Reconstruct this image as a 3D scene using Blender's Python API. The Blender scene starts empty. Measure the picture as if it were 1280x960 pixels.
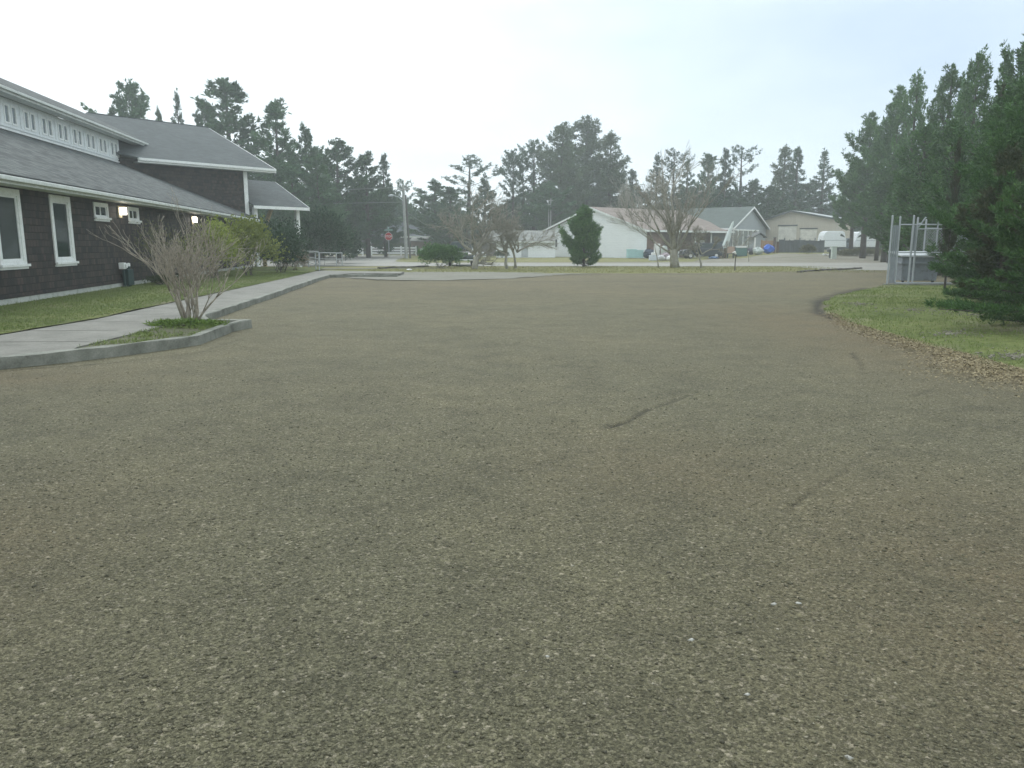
import bpy, math, random
import numpy as np
from mathutils import Vector, Matrix
R = math.radians
rng = np.random.default_rng(7)
random.seed(7)
scene = bpy.context.scene
COL = scene.collection
CAMH = 1.6
PITCH = math.atan(175 / 960)

# ------------------------------------------------------------------ survey helpers
def gp(px, py, z=0.0):
    """ground point (x, y) at height z surveyed from the photograph"""
    a = (px - 640) / 960; b = (480 - py) / 960
    dy = math.cos(PITCH) + b * math.sin(PITCH); dz = -math.sin(PITCH) + b * math.cos(PITCH)
    t = (z - CAMH) / dz
    return (a * t, dy * t)

def xat(px, Y, z=1.6):
    d = Y * math.cos(PITCH) - (z - CAMH) * math.sin(PITCH)
    return (px - 640) / 960 * d

def sstep(a, b, x):
    t = np.clip((np.asarray(x, float) - a) / (b - a), 0, 1)
    return t * t * (3 - 2 * t)

def zg(x, y):
    return float(0.62 * sstep(70, 90, y) * sstep(22, 32, x))

# ------------------------------------------------------------------ materials
MATS = {}
def new_mat(name):
    m = bpy.data.materials.new(name); m.use_nodes = True
    nt = m.node_tree
    return m, nt, nt.nodes["Principled BSDF"]

def N(nt, t, **kw):
    n = nt.nodes.new(t)
    for k, v in kw.items():
        if k in n.inputs: n.inputs[k].default_value = v
        else: setattr(n, k, v)
    return n

def ramp(nt, stops, interp='LINEAR'):
    n = nt.nodes.new('ShaderNodeValToRGB'); cr = n.color_ramp; cr.interpolation = interp
    while len(cr.elements) > 1: cr.elements.remove(cr.elements[-1])
    for i, (p, c) in enumerate(stops):
        e = cr.elements[0] if i == 0 else cr.elements.new(p)
        e.position = p; e.color = (*c, 1) if len(c) == 3 else c
    return n

def mix(nt, fac, a, b, blend='MIX'):
    n = nt.nodes.new('ShaderNodeMix'); n.data_type = 'RGBA'; n.blend_type = blend
    for s, v in ((0, fac), (6, a), (7, b)):
        if hasattr(v, 'links'): nt.links.new(v, n.inputs[s])
        elif s == 0: n.inputs[0].default_value = v
        else: n.inputs[s].default_value = (*v, 1)
    return n.outputs[2]

def plain(name, col, rough=0.7, metal=0.0, var=0.15, scale=3.0, bump=0.0, bscale=40, dirt=None):
    if name in MATS: return MATS[name]
    m, nt, p = new_mat(name)
    tc = N(nt, 'ShaderNodeTexCoord')
    nz = N(nt, 'ShaderNodeTexNoise', Scale=scale, Detail=6.0, Roughness=0.65)
    nt.links.new(tc.outputs['Object'], nz.inputs['Vector'])
    a = tuple(c * (1 - var) for c in col); b = tuple(min(1, c * (1 + var)) for c in col)
    rp = ramp(nt, [(0.3, a), (0.7, b)])
    nt.links.new(nz.outputs['Fac'], rp.inputs['Fac'])
    out = rp.outputs['Color']
    if dirt:
        n2 = N(nt, 'ShaderNodeTexNoise', Scale=scale * 2.7, Detail=8.0, Roughness=0.75)
        nt.links.new(tc.outputs['Object'], n2.inputs['Vector'])
        r2 = ramp(nt, [(0.5, (0, 0, 0)), (0.72, (1, 1, 1))])
        nt.links.new(n2.outputs['Fac'], r2.inputs['Fac'])
        out = mix(nt, r2.outputs['Color'], out, dirt)
    nt.links.new(out, p.inputs['Base Color'])
    p.inputs['Roughness'].default_value = rough; p.inputs['Metallic'].default_value = metal
    if bump:
        n3 = N(nt, 'ShaderNodeTexNoise', Scale=bscale, Detail=4.0)
        nt.links.new(tc.outputs['Object'], n3.inputs['Vector'])
        bp = N(nt, 'ShaderNodeBump', Strength=bump, Distance=0.02)
        nt.links.new(n3.outputs['Fac'], bp.inputs['Height']); nt.links.new(bp.outputs['Normal'], p.inputs['Normal'])
    MATS[name] = m
    return m

def bricky(name, c1, c2, mortar, bw, rh, msize=0.01, rough=0.85, bump=0.5, stain=None, mott=(0.72, 1.25)):
    """courses of shingles / boards laid out on metric UVs"""
    if name in MATS: return MATS[name]
    m, nt, p = new_mat(name)
    uv = N(nt, 'ShaderNodeUVMap')
    br = N(nt, 'ShaderNodeTexBrick')
    br.inputs['Scale'].default_value = 1.0
    br.inputs['Brick Width'].default_value = bw; br.inputs['Row Height'].default_value = rh
    br.inputs['Mortar Size'].default_value = msize; br.inputs['Mortar Smooth'].default_value = 0.3
    br.inputs['Bias'].default_value = 0.0
    br.inputs['Color1'].default_value = (*c1, 1); br.inputs['Color2'].default_value = (*c2, 1)
    br.inputs['Mortar'].default_value = (*mortar, 1)
    nt.links.new(uv.outputs['UV'], br.inputs['Vector'])
    nz = N(nt, 'ShaderNodeTexNoise', Scale=0.9, Detail=8.0, Roughness=0.7)
    nt.links.new(uv.outputs['UV'], nz.inputs['Vector'])
    rp = ramp(nt, [(0.3, (mott[0],)*3), (0.7, (mott[1],)*3)])
    nt.links.new(nz.outputs['Fac'], rp.inputs['Fac'])
    out = mix(nt, 1.0, br.outputs['Color'], rp.outputs['Color'], 'MULTIPLY')
    n4 = N(nt, 'ShaderNodeTexNoise', Scale=22.0, Detail=3.0)
    nt.links.new(uv.outputs['UV'], n4.inputs['Vector'])
    r4 = ramp(nt, [(0.3, (0.85, 0.85, 0.85)), (0.7, (1.15, 1.15, 1.15))])
    nt.links.new(n4.outputs['Fac'], r4.inputs['Fac'])
    out = mix(nt, 1.0, out, r4.outputs['Color'], 'MULTIPLY')
    if stain:
        n5 = N(nt, 'ShaderNodeTexNoise', Scale=0.45, Detail=9.0, Roughness=0.75)
        nt.links.new(uv.outputs['UV'], n5.inputs['Vector'])
        r5 = ramp(nt, [(0.52, (0, 0, 0)), (0.75, (0.7, 0.7, 0.7))])
        nt.links.new(n5.outputs['Fac'], r5.inputs['Fac'])
        out = mix(nt, r5.outputs['Color'], out, stain)
    nt.links.new(out, p.inputs['Base Color'])
    p.inputs['Roughness'].default_value = rough
    # each course overlaps the next: saw-tooth height
    sx = N(nt, 'ShaderNodeSeparateXYZ'); nt.links.new(uv.outputs['UV'], sx.inputs[0])
    dv = N(nt, 'ShaderNodeMath', operation='DIVIDE'); dv.inputs[1].default_value = rh
    nt.links.new(sx.outputs['Y'], dv.inputs[0])
    fr = N(nt, 'ShaderNodeMath', operation='FRACT'); nt.links.new(dv.outputs[0], fr.inputs[0])
    iv = N(nt, 'ShaderNodeMath', operation='SUBTRACT'); iv.inputs[0].default_value = 1.0; nt.links.new(fr.outputs[0], iv.inputs[1])
    mf = N(nt, 'ShaderNodeMath', operation='MULTIPLY'); nt.links.new(br.outputs['Fac'], mf.inputs[0]); mf.inputs[1].default_value = -0.6
    ad = N(nt, 'ShaderNodeMath', operation='ADD'); nt.links.new(iv.outputs[0], ad.inputs[0]); nt.links.new(mf.outputs[0], ad.inputs[1])
    bp = N(nt, 'ShaderNodeBump', Strength=bump, Distance=0.02)
    nt.links.new(ad.outputs[0], bp.inputs['Height']); nt.links.new(bp.outputs['Normal'], p.inputs['Normal'])
    MATS[name] = m
    return m

def foliage(name, cols, scale=0.8, rough=0.6, wood=None):
    if name in MATS: return MATS[name]
    m, nt, p = new_mat(name)
    tc = N(nt, 'ShaderNodeTexCoord'); ge = N(nt, 'ShaderNodeNewGeometry'); oi = N(nt, 'ShaderNodeObjectInfo')
    nz = N(nt, 'ShaderNodeTexNoise', Scale=scale, Detail=5.0, Roughness=0.7)
    nt.links.new(tc.outputs['Object'], nz.inputs['Vector'])
    a = N(nt, 'ShaderNodeMath', operation='MULTIPLY_ADD'); a.inputs[1].default_value = 0.45
    nt.links.new(ge.outputs['Random Per Island'], a.inputs[0]); 
    b = N(nt, 'ShaderNodeMath', operation='MULTIPLY_ADD'); b.inputs[1].default_value = 0.9; b.inputs[2].default_value = -0.22
    nt.links.new(nz.outputs['Fac'], b.inputs[0]); nt.links.new(b.outputs[0], a.inputs[2])
    rp = ramp(nt, [(i / (len(cols) - 1), c) for i, c in enumerate(cols)])
    nt.links.new(a.outputs[0], rp.inputs['Fac'])
    hs = N(nt, 'ShaderNodeHueSaturation')
    mr = N(nt, 'ShaderNodeMapRange'); mr.inputs['To Min'].default_value = 0.8; mr.inputs['To Max'].default_value = 1.25
    nt.links.new(oi.outputs['Random'], mr.inputs['Value']); nt.links.new(mr.outputs[0], hs.inputs['Value'])
    nt.links.new(rp.outputs['Color'], hs.inputs['Color'])
    nt.links.new(hs.outputs['Color'], p.inputs['Base Color'])
    p.inputs['Roughness'].default_value = rough
    p.inputs['Specular IOR Level'].default_value = 0.25
    MATS[name] = m
    return m

def glass_mat(name, col=(0.022, 0.036, 0.036), rough=0.06):
    if name in MATS: return MATS[name]
    m, nt, p = new_mat(name)
    p.inputs['Base Color'].default_value = (*col, 1); p.inputs['Roughness'].default_value = rough
    p.inputs['Specular IOR Level'].default_value = 0.3
    MATS[name] = m
    return m

def emit_mat(name, col, s):
    m, nt, p = new_mat(name)
    p.inputs['Base Color'].default_value = (*col, 1)
    p.inputs['Emission Color'].default_value = (*col, 1); p.inputs['Emission Strength'].default_value = s
    return m

# ------------------------------------------------------------------ mesh helpers
def link(o, parent=None):
    COL.objects.link(o)
    if parent is not None: o.parent = parent
    return o

def np_mesh(name, V, F, mat, parent=None, smooth=False, loc=None, uv=None, attr=None):
    """V (n,3); F (m,3|4)"""
    V = np.asarray(V, np.float32); F = np.asarray(F, np.int32)
    me = bpy.data.meshes.new(name)
    me.vertices.add(len(V)); me.vertices.foreach_set('co', V.ravel())
    k = F.shape[1]
    me.loops.add(F.size); me.loops.foreach_set('vertex_index', F.ravel())
    me.polygons.add(len(F))
    me.polygons.foreach_set('loop_start', np.arange(0, F.size, k, dtype=np.int32))
    try: me.polygons.foreach_set('loop_total', np.full(len(F), k, dtype=np.int32))
    except Exception: pass
    if smooth: me.polygons.foreach_set('use_smooth', np.ones(len(F), bool))
    me.update(calc_edges=True)
    me.materials.append(mat)
    if attr is not None:
        for an, av in attr.items():
            at = me.attributes.new(an, 'FLOAT', 'POINT'); at.data.foreach_set('value', np.asarray(av, np.float32))
    o = bpy.data.objects.new(name, me)
    if loc is not None: o.location = loc
    return link(o, parent)

class MB:
    def __init__(s): s.v = []; s.f = []; s.M = None
    def add(s, vs, fs):
        n = len(s.v)
        if s.M is not None: vs = [tuple(s.M @ Vector(p)) for p in vs]
        s.v += [tuple(p) for p in vs]; s.f += [tuple(i + n for i in f) for f in fs]
    def box(s, x0, x1, y0, y1, z0, z1):
        s.add([(x0,y0,z0),(x1,y0,z0),(x1,y1,z0),(x0,y1,z0),(x0,y0,z1),(x1,y0,z1),(x1,y1,z1),(x0,y1,z1)],
              [(0,3,2,1),(4,5,6,7),(0,1,5,4),(1,2,6,5),(2,3,7,6),(3,0,4,7)])
    def prism(s, poly, off):
        """poly: planar 3d polygon, off: extrusion vector"""
        n = len(poly); off = Vector(off)
        a = [Vector(p) for p in poly]; b = [p + off for p in a]
        s.add(a + b, [tuple(range(n))[::-1], tuple(range(n, 2*n))] + [(i, (i+1) % n, n + (i+1) % n, n + i) for i in range(n)])
    def quad(s, a, b, c, d): s.add([a, b, c, d], [(0, 1, 2, 3)])
    def poly(s, pts): s.add(pts, [tuple(range(len(pts)))])
    def tube(s, p0, p1, r0, r1=None, n=8, cap=True):
        r1 = r0 if r1 is None else r1
        p0 = Vector(p0); p1 = Vector(p1); d = (p1 - p0).normalized()
        a = d.orthogonal().normalized(); b = d.cross(a)
        vs = []
        for P, r in ((p0, r0), (p1, r1)):
            for i in range(n):
                t = 2*math.pi*i/n; vs.append(P + a*(r*math.cos(t)) + b*(r*math.sin(t)))
        fs = [(i, (i+1) % n, n + (i+1) % n, n + i) for i in range(n)]
        if cap: fs += [tuple(range(n))[::-1], tuple(range(n, 2*n))]
        s.add(vs, fs)
    def path(s, pts, rad, n=6):
        """connected tapered tube"""
        m = len(pts); P = [Vector(p) for p in pts]
        rad = rad if hasattr(rad, '__len__') else [rad]*m
        vs = []
        for i in range(m):
            d = (P[min(i+1, m-1)] - P[max(i-1, 0)]).normalized()
            a = d.cross(Vector((0.31, 0.17, 0.93))); a = a.normalized() if a.length > 1e-4 else d.orthogonal().normalized()
            b = d.cross(a)
            for k in range(n):
                t = 2*math.pi*k/n; vs.append(P[i] + a*(rad[i]*math.cos(t)) + b*(rad[i]*math.sin(t)))
        fs = []
        for i in range(m-1):
            for k in range(n):
                fs.append((i*n+k, i*n+(k+1) % n, (i+1)*n+(k+1) % n, (i+1)*n+k))
        fs += [tuple(range(n))[::-1], tuple(range((m-1)*n, m*n))]
        s.add(vs, fs)
    def lathe(s, prof, n=16, c=(0, 0, 0)):
        vs = []; m = len(prof)
        for r, z in prof:
            for k in range(n):
                t = 2*math.pi*k/n; vs.append((c[0]+r*math.cos(t), c[1]+r*math.sin(t), c[2]+z))
        fs = [(i*n+k, i*n+(k+1) % n, (i+1)*n+(k+1) % n, (i+1)*n+k) for i in range(m-1) for k in range(n)]
        fs += [tuple(range(n))[::-1], tuple(range((m-1)*n, m*n))]
        s.add(vs, fs)
    def build(s, name, mat, parent=None, smooth=False, bevel=0, loc=None):
        me = bpy.data.meshes.new(name); me.from_pydata(s.v, [], s.f); me.materials.append(mat)
        uvl = me.uv_layers.new(name='UVMap'); me.update()
        Z = Vector((0, 0, 1))
        for p in me.polygons:
            n = p.normal
            u = Z.cross(n)
            u = u.normalized() if u.length > 1e-3 else Vector((1, 0, 0))
            w = n.cross(u)
            for li in p.loop_indices:
                c = me.vertices[me.loops[li].vertex_index].co
                uvl.data[li].uv = (c.dot(u), c.dot(w))
            if smooth: p.use_smooth = True
        o = bpy.data.objects.new(name, me)
        if loc is not None: o.location = loc
        link(o, parent)
        if bevel:
            b = o.modifiers.new('bevel', 'BEVEL'); b.width = bevel; b.segments = 2; b.limit_method = 'ANGLE'
        return o

def tag(o, label=None, cat=None, group=None, kind=None):
    if label: o['label'] = label
    if cat: o['category'] = cat
    if group: o['group'] = group
    if kind: o['kind'] = kind
    return o

def thing(name, label, cat, loc=(0, 0, 0), rz=0.0, group=None):
    o = bpy.data.objects.new(name, None); COL.objects.link(o)
    o.location = loc; o.rotation_euler = (0, 0, rz); o.empty_display_size = 0.2
    return tag(o, label, cat, group)

def dup(root, loc, rz=0.0, label=None, group=None, scale=None):
    r = root.copy(); COL.objects.link(r); r.location = loc; r.rotation_euler = (0, 0, rz)
    if scale is not None: r.scale = scale
    if label: r['label'] = label
    if group: r['group'] = group
    for ch in list(root.children):
        c = ch.copy(); COL.objects.link(c); c.parent = r
        for g in list(ch.children):
            d = g.copy(); COL.objects.link(d); d.parent = c
    return r

# ------------------------------------------------------------------ colours
M_white = plain('white_trim', (0.80, 0.82, 0.81), 0.55, var=0.05, dirt=(0.6, 0.63, 0.6))
M_fascia = plain('fascia_paint', (0.62, 0.65, 0.62), 0.6, var=0.12, dirt=(0.42, 0.45, 0.40))
M_shingle_wall = bricky('dark_cedar_shingles', (0.007, 0.008, 0.008), (0.058, 0.042, 0.034), (0.004, 0.004, 0.004), 0.17, 0.19, 0.010, 0.8, 0.8, stain=(0.032, 0.030, 0.028))
M_roof = bricky('asphalt_roof', (0.031, 0.038, 0.040), (0.110, 0.127, 0.123), (0.019, 0.023, 0.024), 0.40, 0.20, 0.018, 0.9, 0.8, stain=(0.086, 0.101, 0.092), mott=(.85, 1.12))
M_roof2 = bricky('wing_asphalt_roof', (0.052, 0.064, 0.067), (0.078, 0.093, 0.096), (0.045, 0.054, 0.056), 0.32, 0.145, 0.006, 0.9, 0.3, stain=(0.105, 0.122, 0.12), mott=(.85, 1.12))
M_found = plain('painted_concrete', (0.45, 0.47, 0.44), 0.85, var=0.15, scale=1.5, dirt=(0.2, 0.22, 0.15), bump=0.2)
M_glass = glass_mat('window_glass')
M_galv = plain('galvanised_steel', (0.42, 0.45, 0.48), 0.45, 0.3, var=0.1)
M_bark = plain('bark', (0.085, 0.075, 0.065), 0.9, var=0.35, scale=8, bump=0.5, bscale=30)
M_bark_far = plain('conifer_bark', (0.07, 0.06, 0.052), 0.9, var=0.3, scale=3)
M_bark_grey = plain('lichen_bark', (0.27, 0.255, 0.21), 0.9, var=0.3, scale=6, dirt=(0.38, 0.38, 0.30))
M_twig = plain('red_brown_twigs', (0.33, 0.29, 0.235), 0.85, var=0.4, scale=4, dirt=(0.40, 0.39, 0.31))
M_dark = plain('black_rubber', (0.02, 0.02, 0.02), 0.8)
M_chrome = plain('chrome', (0.7, 0.7, 0.72), 0.2, 0.9, var=0.05)

# ------------------------------------------------------------------ ground
def ground_mat():
    m, nt, p = new_mat('rough_grass_ground')
    tc = N(nt, 'ShaderNodeTexCoord')
    n1 = N(nt, 'ShaderNodeTexNoise', Scale=0.12, Detail=8.0, Roughness=0.7)
    n2 = N(nt, 'ShaderNodeTexNoise', Scale=2.5, Detail=8.0, Roughness=0.75)
    mp = N(nt, 'ShaderNodeMapping'); mp.inputs['Scale'].default_value = (0.35, 1, 1)
    nt.links.new(tc.outputs['Object'], mp.inputs[0])
    for n in (n1, n2): nt.links.new(mp.outputs[0], n.inputs['Vector'])
    r1 = ramp(nt, [(0.35, (0.16, 0.17, 0.07)), (0.55, (0.22, 0.215, 0.105)), (0.72, (0.27, 0.25, 0.155))])
    nt.links.new(n1.outputs['Fac'], r1.inputs['Fac'])
    r2 = ramp(nt, [(0.3, (0.6, 0.62, 0.55)), (0.7, (1.25, 1.2, 1.2))])
    nt.links.new(n2.outputs['Fac'], r2.inputs['Fac'])
    nt.links.new(mix(nt, 1.0, r1.outputs['Color'], r2.outputs['Color'], 'MULTIPLY'), p.inputs['Base Color'])
    p.inputs['Roughness'].default_value = 0.95; p.inputs['Specular IOR Level'].default_value = 0.1
    bp = N(nt, 'ShaderNodeBump', Strength=0.6, Distance=0.08)
    nt.links.new(n2.outputs['Fac'], bp.inputs['Height']); nt.links.new(bp.outputs['Normal'], p.inputs['Normal'])
    return m

def lawn_mat():
    m, nt, p = new_mat('mown_lawn')
    tc = N(nt, 'ShaderNodeTexCoord')
    n1 = N(nt, 'ShaderNodeTexNoise', Scale=0.5, Detail=8.0, Roughness=0.72)
    n2 = N(nt, 'ShaderNodeTexNoise', Scale=9.0, Detail=8.0, Roughness=0.75)
    n3 = N(nt, 'ShaderNodeTexNoise', Scale=0.33, Detail=4.0, Roughness=0.6)
    for n in (n1, n2, n3): nt.links.new(tc.outputs['Object'], n.inputs['Vector'])
    n3.noise_dimensions = '4D'; n3.inputs['W'].default_value = 3.7
    r1 = ramp(nt, [(0.32, (0.083, 0.106, 0.039)), (0.52, (0.138, 0.164, 0.061)), (0.7, (0.198, 0.201, 0.093))])
    nt.links.new(n1.outputs['Fac'], r1.inputs['Fac'])
    r3 = ramp(nt, [(0.56, (0, 0, 0)), (0.68, (0.8, 0.8, 0.8))])
    nt.links.new(n3.outputs['Fac'], r3.inputs['Fac'])
    c = mix(nt, r3.outputs['Color'], r1.outputs['Color'], (0.23, 0.21, 0.15))
    r2 = ramp(nt, [(0.3, (0.55, 0.55, 0.5)), (0.7, (1.3, 1.3, 1.25))])
    nt.links.new(n2.outputs['Fac'], r2.inputs['Fac'])
    nt.links.new(mix(nt, 1.0, c, r2.outputs['Color'], 'MULTIPLY'), p.inputs['Base Color'])
    p.inputs['Roughness'].default_value = 0.95; p.inputs['Specular IOR Level'].default_value = 0.1
    bp = N(nt, 'ShaderNodeBump', Strength=0.8, Distance=0.04)
    nt.links.new(n2.outputs['Fac'], bp.inputs['Height']); nt.links.new(bp.outputs['Normal'], p.inputs['Normal'])
    return m

def gravel_mat(name='crushed_gravel', far=False):
    m, nt, p = new_mat(name)
    L = nt.links.new
    tc = N(nt, 'ShaderNodeTexCoord')
    # warp a little so that the stones are not a lattice
    v1 = N(nt, 'ShaderNodeTexVoronoi', Scale=62.0, Randomness=1.0)
    v2 = N(nt, 'ShaderNodeTexVoronoi', Scale=118.0, Randomness=1.0)
    big = N(nt, 'ShaderNodeTexNoise', Scale=0.22, Detail=6.0, Roughness=0.65)
    mid = N(nt, 'ShaderNodeTexNoise', Scale=1.6, Detail=9.0, Roughness=0.78)
    fine = N(nt, 'ShaderNodeTexNoise', Scale=30.0, Detail=6.0, Roughness=0.8)
    for n in (v1, v2, big, mid, fine): L(tc.outputs['Object'], n.inputs['Vector'])
    # stone colour
    sep = N(nt, 'ShaderNodeSeparateColor'); L(v1.outputs['Color'], sep.inputs[0])
    rc = ramp(nt, [(0.0, (0.083, 0.078, 0.047)), (0.45, (0.142, 0.132, 0.080)), (0.8, (0.183, 0.170, 0.104)), (0.95, (0.287, 0.254, 0.186)), (1.0, (0.321, 0.286, 0.211))])
    L(sep.outputs[0], rc.inputs['Fac'])
    sep2 = N(nt, 'ShaderNodeSeparateColor'); L(v2.outputs['Color'], sep2.inputs[0])
    rc2 = ramp(nt, [(0.0, (0.071, 0.066, 0.043)), (0.6, (0.147, 0.136, 0.083)), (1.0, (0.236, 0.216, 0.143))])
    L(sep2.outputs[0], rc2.inputs['Fac'])
    sel = ramp(nt, [(0.44, (0, 0, 0)), (0.56, (1, 1, 1))]); L(fine.outputs['Fac'], sel.inputs['Fac'])
    c = mix(nt, sel.outputs['Color'], rc.outputs['Color'], rc2.outputs['Color'])
    # broad tone and fines: damp/dusty patches
    rb = ramp(nt, [(0.3, (0.86, 0.88, 0.88)), (0.5, (1.0, 1.0, 0.98)), (0.7, (1.16, 1.13, 1.08))]); L(big.outputs['Fac'], rb.inputs['Fac'])
    c = mix(nt, 1.0, c, rb.outputs['Color'], 'MULTIPLY')
    rm = ramp(nt, [(0.3, (0.72, 0.72, 0.72)), (0.5, (1, 1, 1)), (0.72, (1.2, 1.2, 1.18))]); L(mid.outputs['Fac'], rm.inputs['Fac'])
    c = mix(nt, 1.0, c, rm.outputs['Color'], 'MULTIPLY')
    # brown soil worked into the stone
    at = N(nt, 'ShaderNodeAttribute'); at.attribute_name = 'soil'
    sm = N(nt, 'ShaderNodeMath', operation='MULTIPLY'); L(at.outputs['Fac'], sm.inputs[0])
    rs = ramp(nt, [(0.35, (0.25, 0.25, 0.25)), (0.65, (1, 1, 1))]); L(mid.outputs['Fac'], rs.inputs['Fac']); L(rs.outputs['Color'], sm.inputs[1])
    c = mix(nt, sm.outputs[0], c, (0.155, 0.108, 0.058))
    at2 = N(nt, 'ShaderNodeAttribute'); at2.attribute_name = 'scrape'
    sm2 = N(nt, 'ShaderNodeMath', operation='MULTIPLY'); L(at2.outputs['Fac'], sm2.inputs[0])
    rs2 = ramp(nt, [(0.35, (0.6, 0.6, 0.6)), (0.6, (1, 1, 1))]); L(fine.outputs['Fac'], rs2.inputs['Fac']); L(rs2.outputs['Color'], sm2.inputs[1])
    c = mix(nt, sm2.outputs[0], c, (0.026, 0.023, 0.018))
    L(c, p.inputs['Base Color'])
    p.inputs['Roughness'].default_value = 0.88; p.inputs['Specular IOR Level'].default_value = 0.3
    h1 = ramp(nt, [(0.0, (1, 1, 1)), (0.5, (0.75, 0.75, 0.75)), (1.0, (0, 0, 0))]); L(v1.outputs['Distance'], h1.inputs['Fac'])
    h2 = ramp(nt, [(0.0, (0.7, 0.7, 0.7)), (1.0, (0, 0, 0))]); L(v2.outputs['Distance'], h2.inputs['Fac'])
    hm = mix(nt, sel.outputs['Color'], h1.outputs['Color'], h2.outputs['Color'])
    bp = N(nt, 'ShaderNodeBump', Strength=1.0, Distance=0.012); L(hm, bp.inputs['Height'])
    bp2 = N(nt, 'ShaderNodeBump', Strength=0.5, Distance=0.05); L(mid.outputs['Fac'], bp2.inputs['Height']); L(bp.outputs['Normal'], bp2.inputs['Normal'])
    L(bp2.outputs['Normal'], p.inputs['Normal'])
    return m

def noise_tone(name, cols, scale, stretch=(1, 1, 1), fine=25, bump=0.3, rough=0.9):
    m, nt, p = new_mat(name)
    tc = N(nt, 'ShaderNodeTexCoord'); mp = N(nt, 'ShaderNodeMapping'); mp.inputs['Scale'].default_value = stretch
    nt.links.new(tc.outputs['Object'], mp.inputs[0])
    n1 = N(nt, 'ShaderNodeTexNoise', Scale=scale, Detail=9.0, Roughness=0.72)
    n2 = N(nt, 'ShaderNodeTexNoise', Scale=fine, Detail=6.0, Roughness=0.8)
    nt.links.new(mp.outputs[0], n1.inputs['Vector']); nt.links.new(tc.outputs['Object'], n2.inputs['Vector'])
    r1 = ramp(nt, [(0.3 + 0.4 * i / (len(cols) - 1), c) for i, c in enumerate(cols)]); nt.links.new(n1.outputs['Fac'], r1.inputs['Fac'])
    r2 = ramp(nt, [(0.3, (0.75, 0.75, 0.75)), (0.7, (1.2, 1.2, 1.2))]); nt.links.new(n2.outputs['Fac'], r2.inputs['Fac'])
    nt.links.new(mix(nt, 1.0, r1.outputs['Color'], r2.outputs['Color'], 'MULTIPLY'), p.inputs['Base Color'])
    p.inputs['Roughness'].default_value = rough
    bp = N(nt, 'ShaderNodeBump', Strength=bump, Distance=0.02)
    nt.links.new(n2.outputs['Fac'], bp.inputs['Height']); nt.links.new(bp.outputs['Normal'], p.inputs['Normal'])
    return m

M_ground = ground_mat(); M_lawn = lawn_mat(); M_gravel = gravel_mat()
M_conc = noise_tone('sidewalk_concrete', [(0.126, 0.126, 0.108), (0.189, 0.186, 0.164), (0.235, 0.231, 0.205)], 1.1)
M_kerb = noise_tone('kerb_concrete', [(0.106, 0.111, 0.089), (0.211, 0.218, 0.187), (0.299, 0.303, 0.264)], 2.2, fine=40, bump=0.6)
M_road = noise_tone('worn_road', [(0.20, 0.195, 0.175), (0.27, 0.262, 0.235), (0.33, 0.32, 0.295)], 0.35, (0.15, 1, 1), fine=12)
M_pad = noise_tone('pale_gravel_pad', [(0.129, 0.125, 0.099), (0.172, 0.168, 0.134), (0.215, 0.208, 0.176)], 0.7, (0.4, 1, 1), fine=14)
M_shoulder = noise_tone('gravel_shoulder', [(0.13, 0.13, 0.075), (0.185, 0.17, 0.13), (0.24, 0.22, 0.18)], 0.5, (0.3, 1, 1), fine=14)
M_soil = noise_tone('planter_soil', [(0.06, 0.055, 0.035), (0.10, 0.10, 0.05), (0.09, 0.14, 0.04)], 3.0, fine=30, bump=1.0)
M_berm = noise_tone('dark_asphalt_berm', [(0.05, 0.046, 0.038), (0.085, 0.078, 0.064)], 5.0, fine=40, bump=0.8)

# base sheet reaching the horizon, one mesh, gently raised yard on the right
xs = np.concatenate([[-210, -160, -120], np.arange(-80, 121, 2.0), [160, 185, 210]])
ys = np.concatenate([[-115, -80, -40], np.arange(-20, 181, 2.0), [200, 220, 243]])
gx, gy = np.meshgrid(xs, ys)
gz = 0.62 * sstep(70, 90, gy) * sstep(22, 32, gx) - 0.03
V = np.stack([gx, gy, gz], -1).reshape(-1, 3); nx = len(xs)
ii, jj = np.meshgrid(np.arange(len(ys)-1), np.arange(nx-1), indexing='ij'); a = (ii*nx+jj).ravel()
F = np.stack([a, a+1, a+nx+1, a+nx], 1)
g = np_mesh('ground', V, F, M_ground, smooth=True); tag(g, kind='structure')

def inside(poly, x, y):
    x = np.asarray(x); y = np.asarray(y); c = np.zeros(x.shape, bool); n = len(poly)
    for i in range(n):
        x0, y0 = poly[i]; x1, y1 = poly[(i+1) % n]
        cond = ((y0 > y) != (y1 > y))
        with np.errstate(divide='ignore', invalid='ignore'):
            xi = (x1-x0)*(y-y0)/((y1-y0) if y1 != y0 else 1e-9)+x0
        c ^= cond & (x < xi)
    return c

def seg_dist(x, y, pts):
    d = np.full(np.shape(x), 1e9); T = np.zeros(np.shape(x)); n = len(pts)-1
    for i in range(n):
        ax, ay = pts[i]; bx, by = pts[i+1]; L2 = (bx-ax)**2+(by-ay)**2
        t = np.clip(((x-ax)*(bx-ax)+(y-ay)*(by-ay))/L2, 0, 1)
        dd = np.hypot(x-ax-t*(bx-ax), y-ay-t*(by-ay)); w = dd < d
        d = np.where(w, dd, d); T = np.where(w, (i+t)/n, T)
    return d, T

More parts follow.
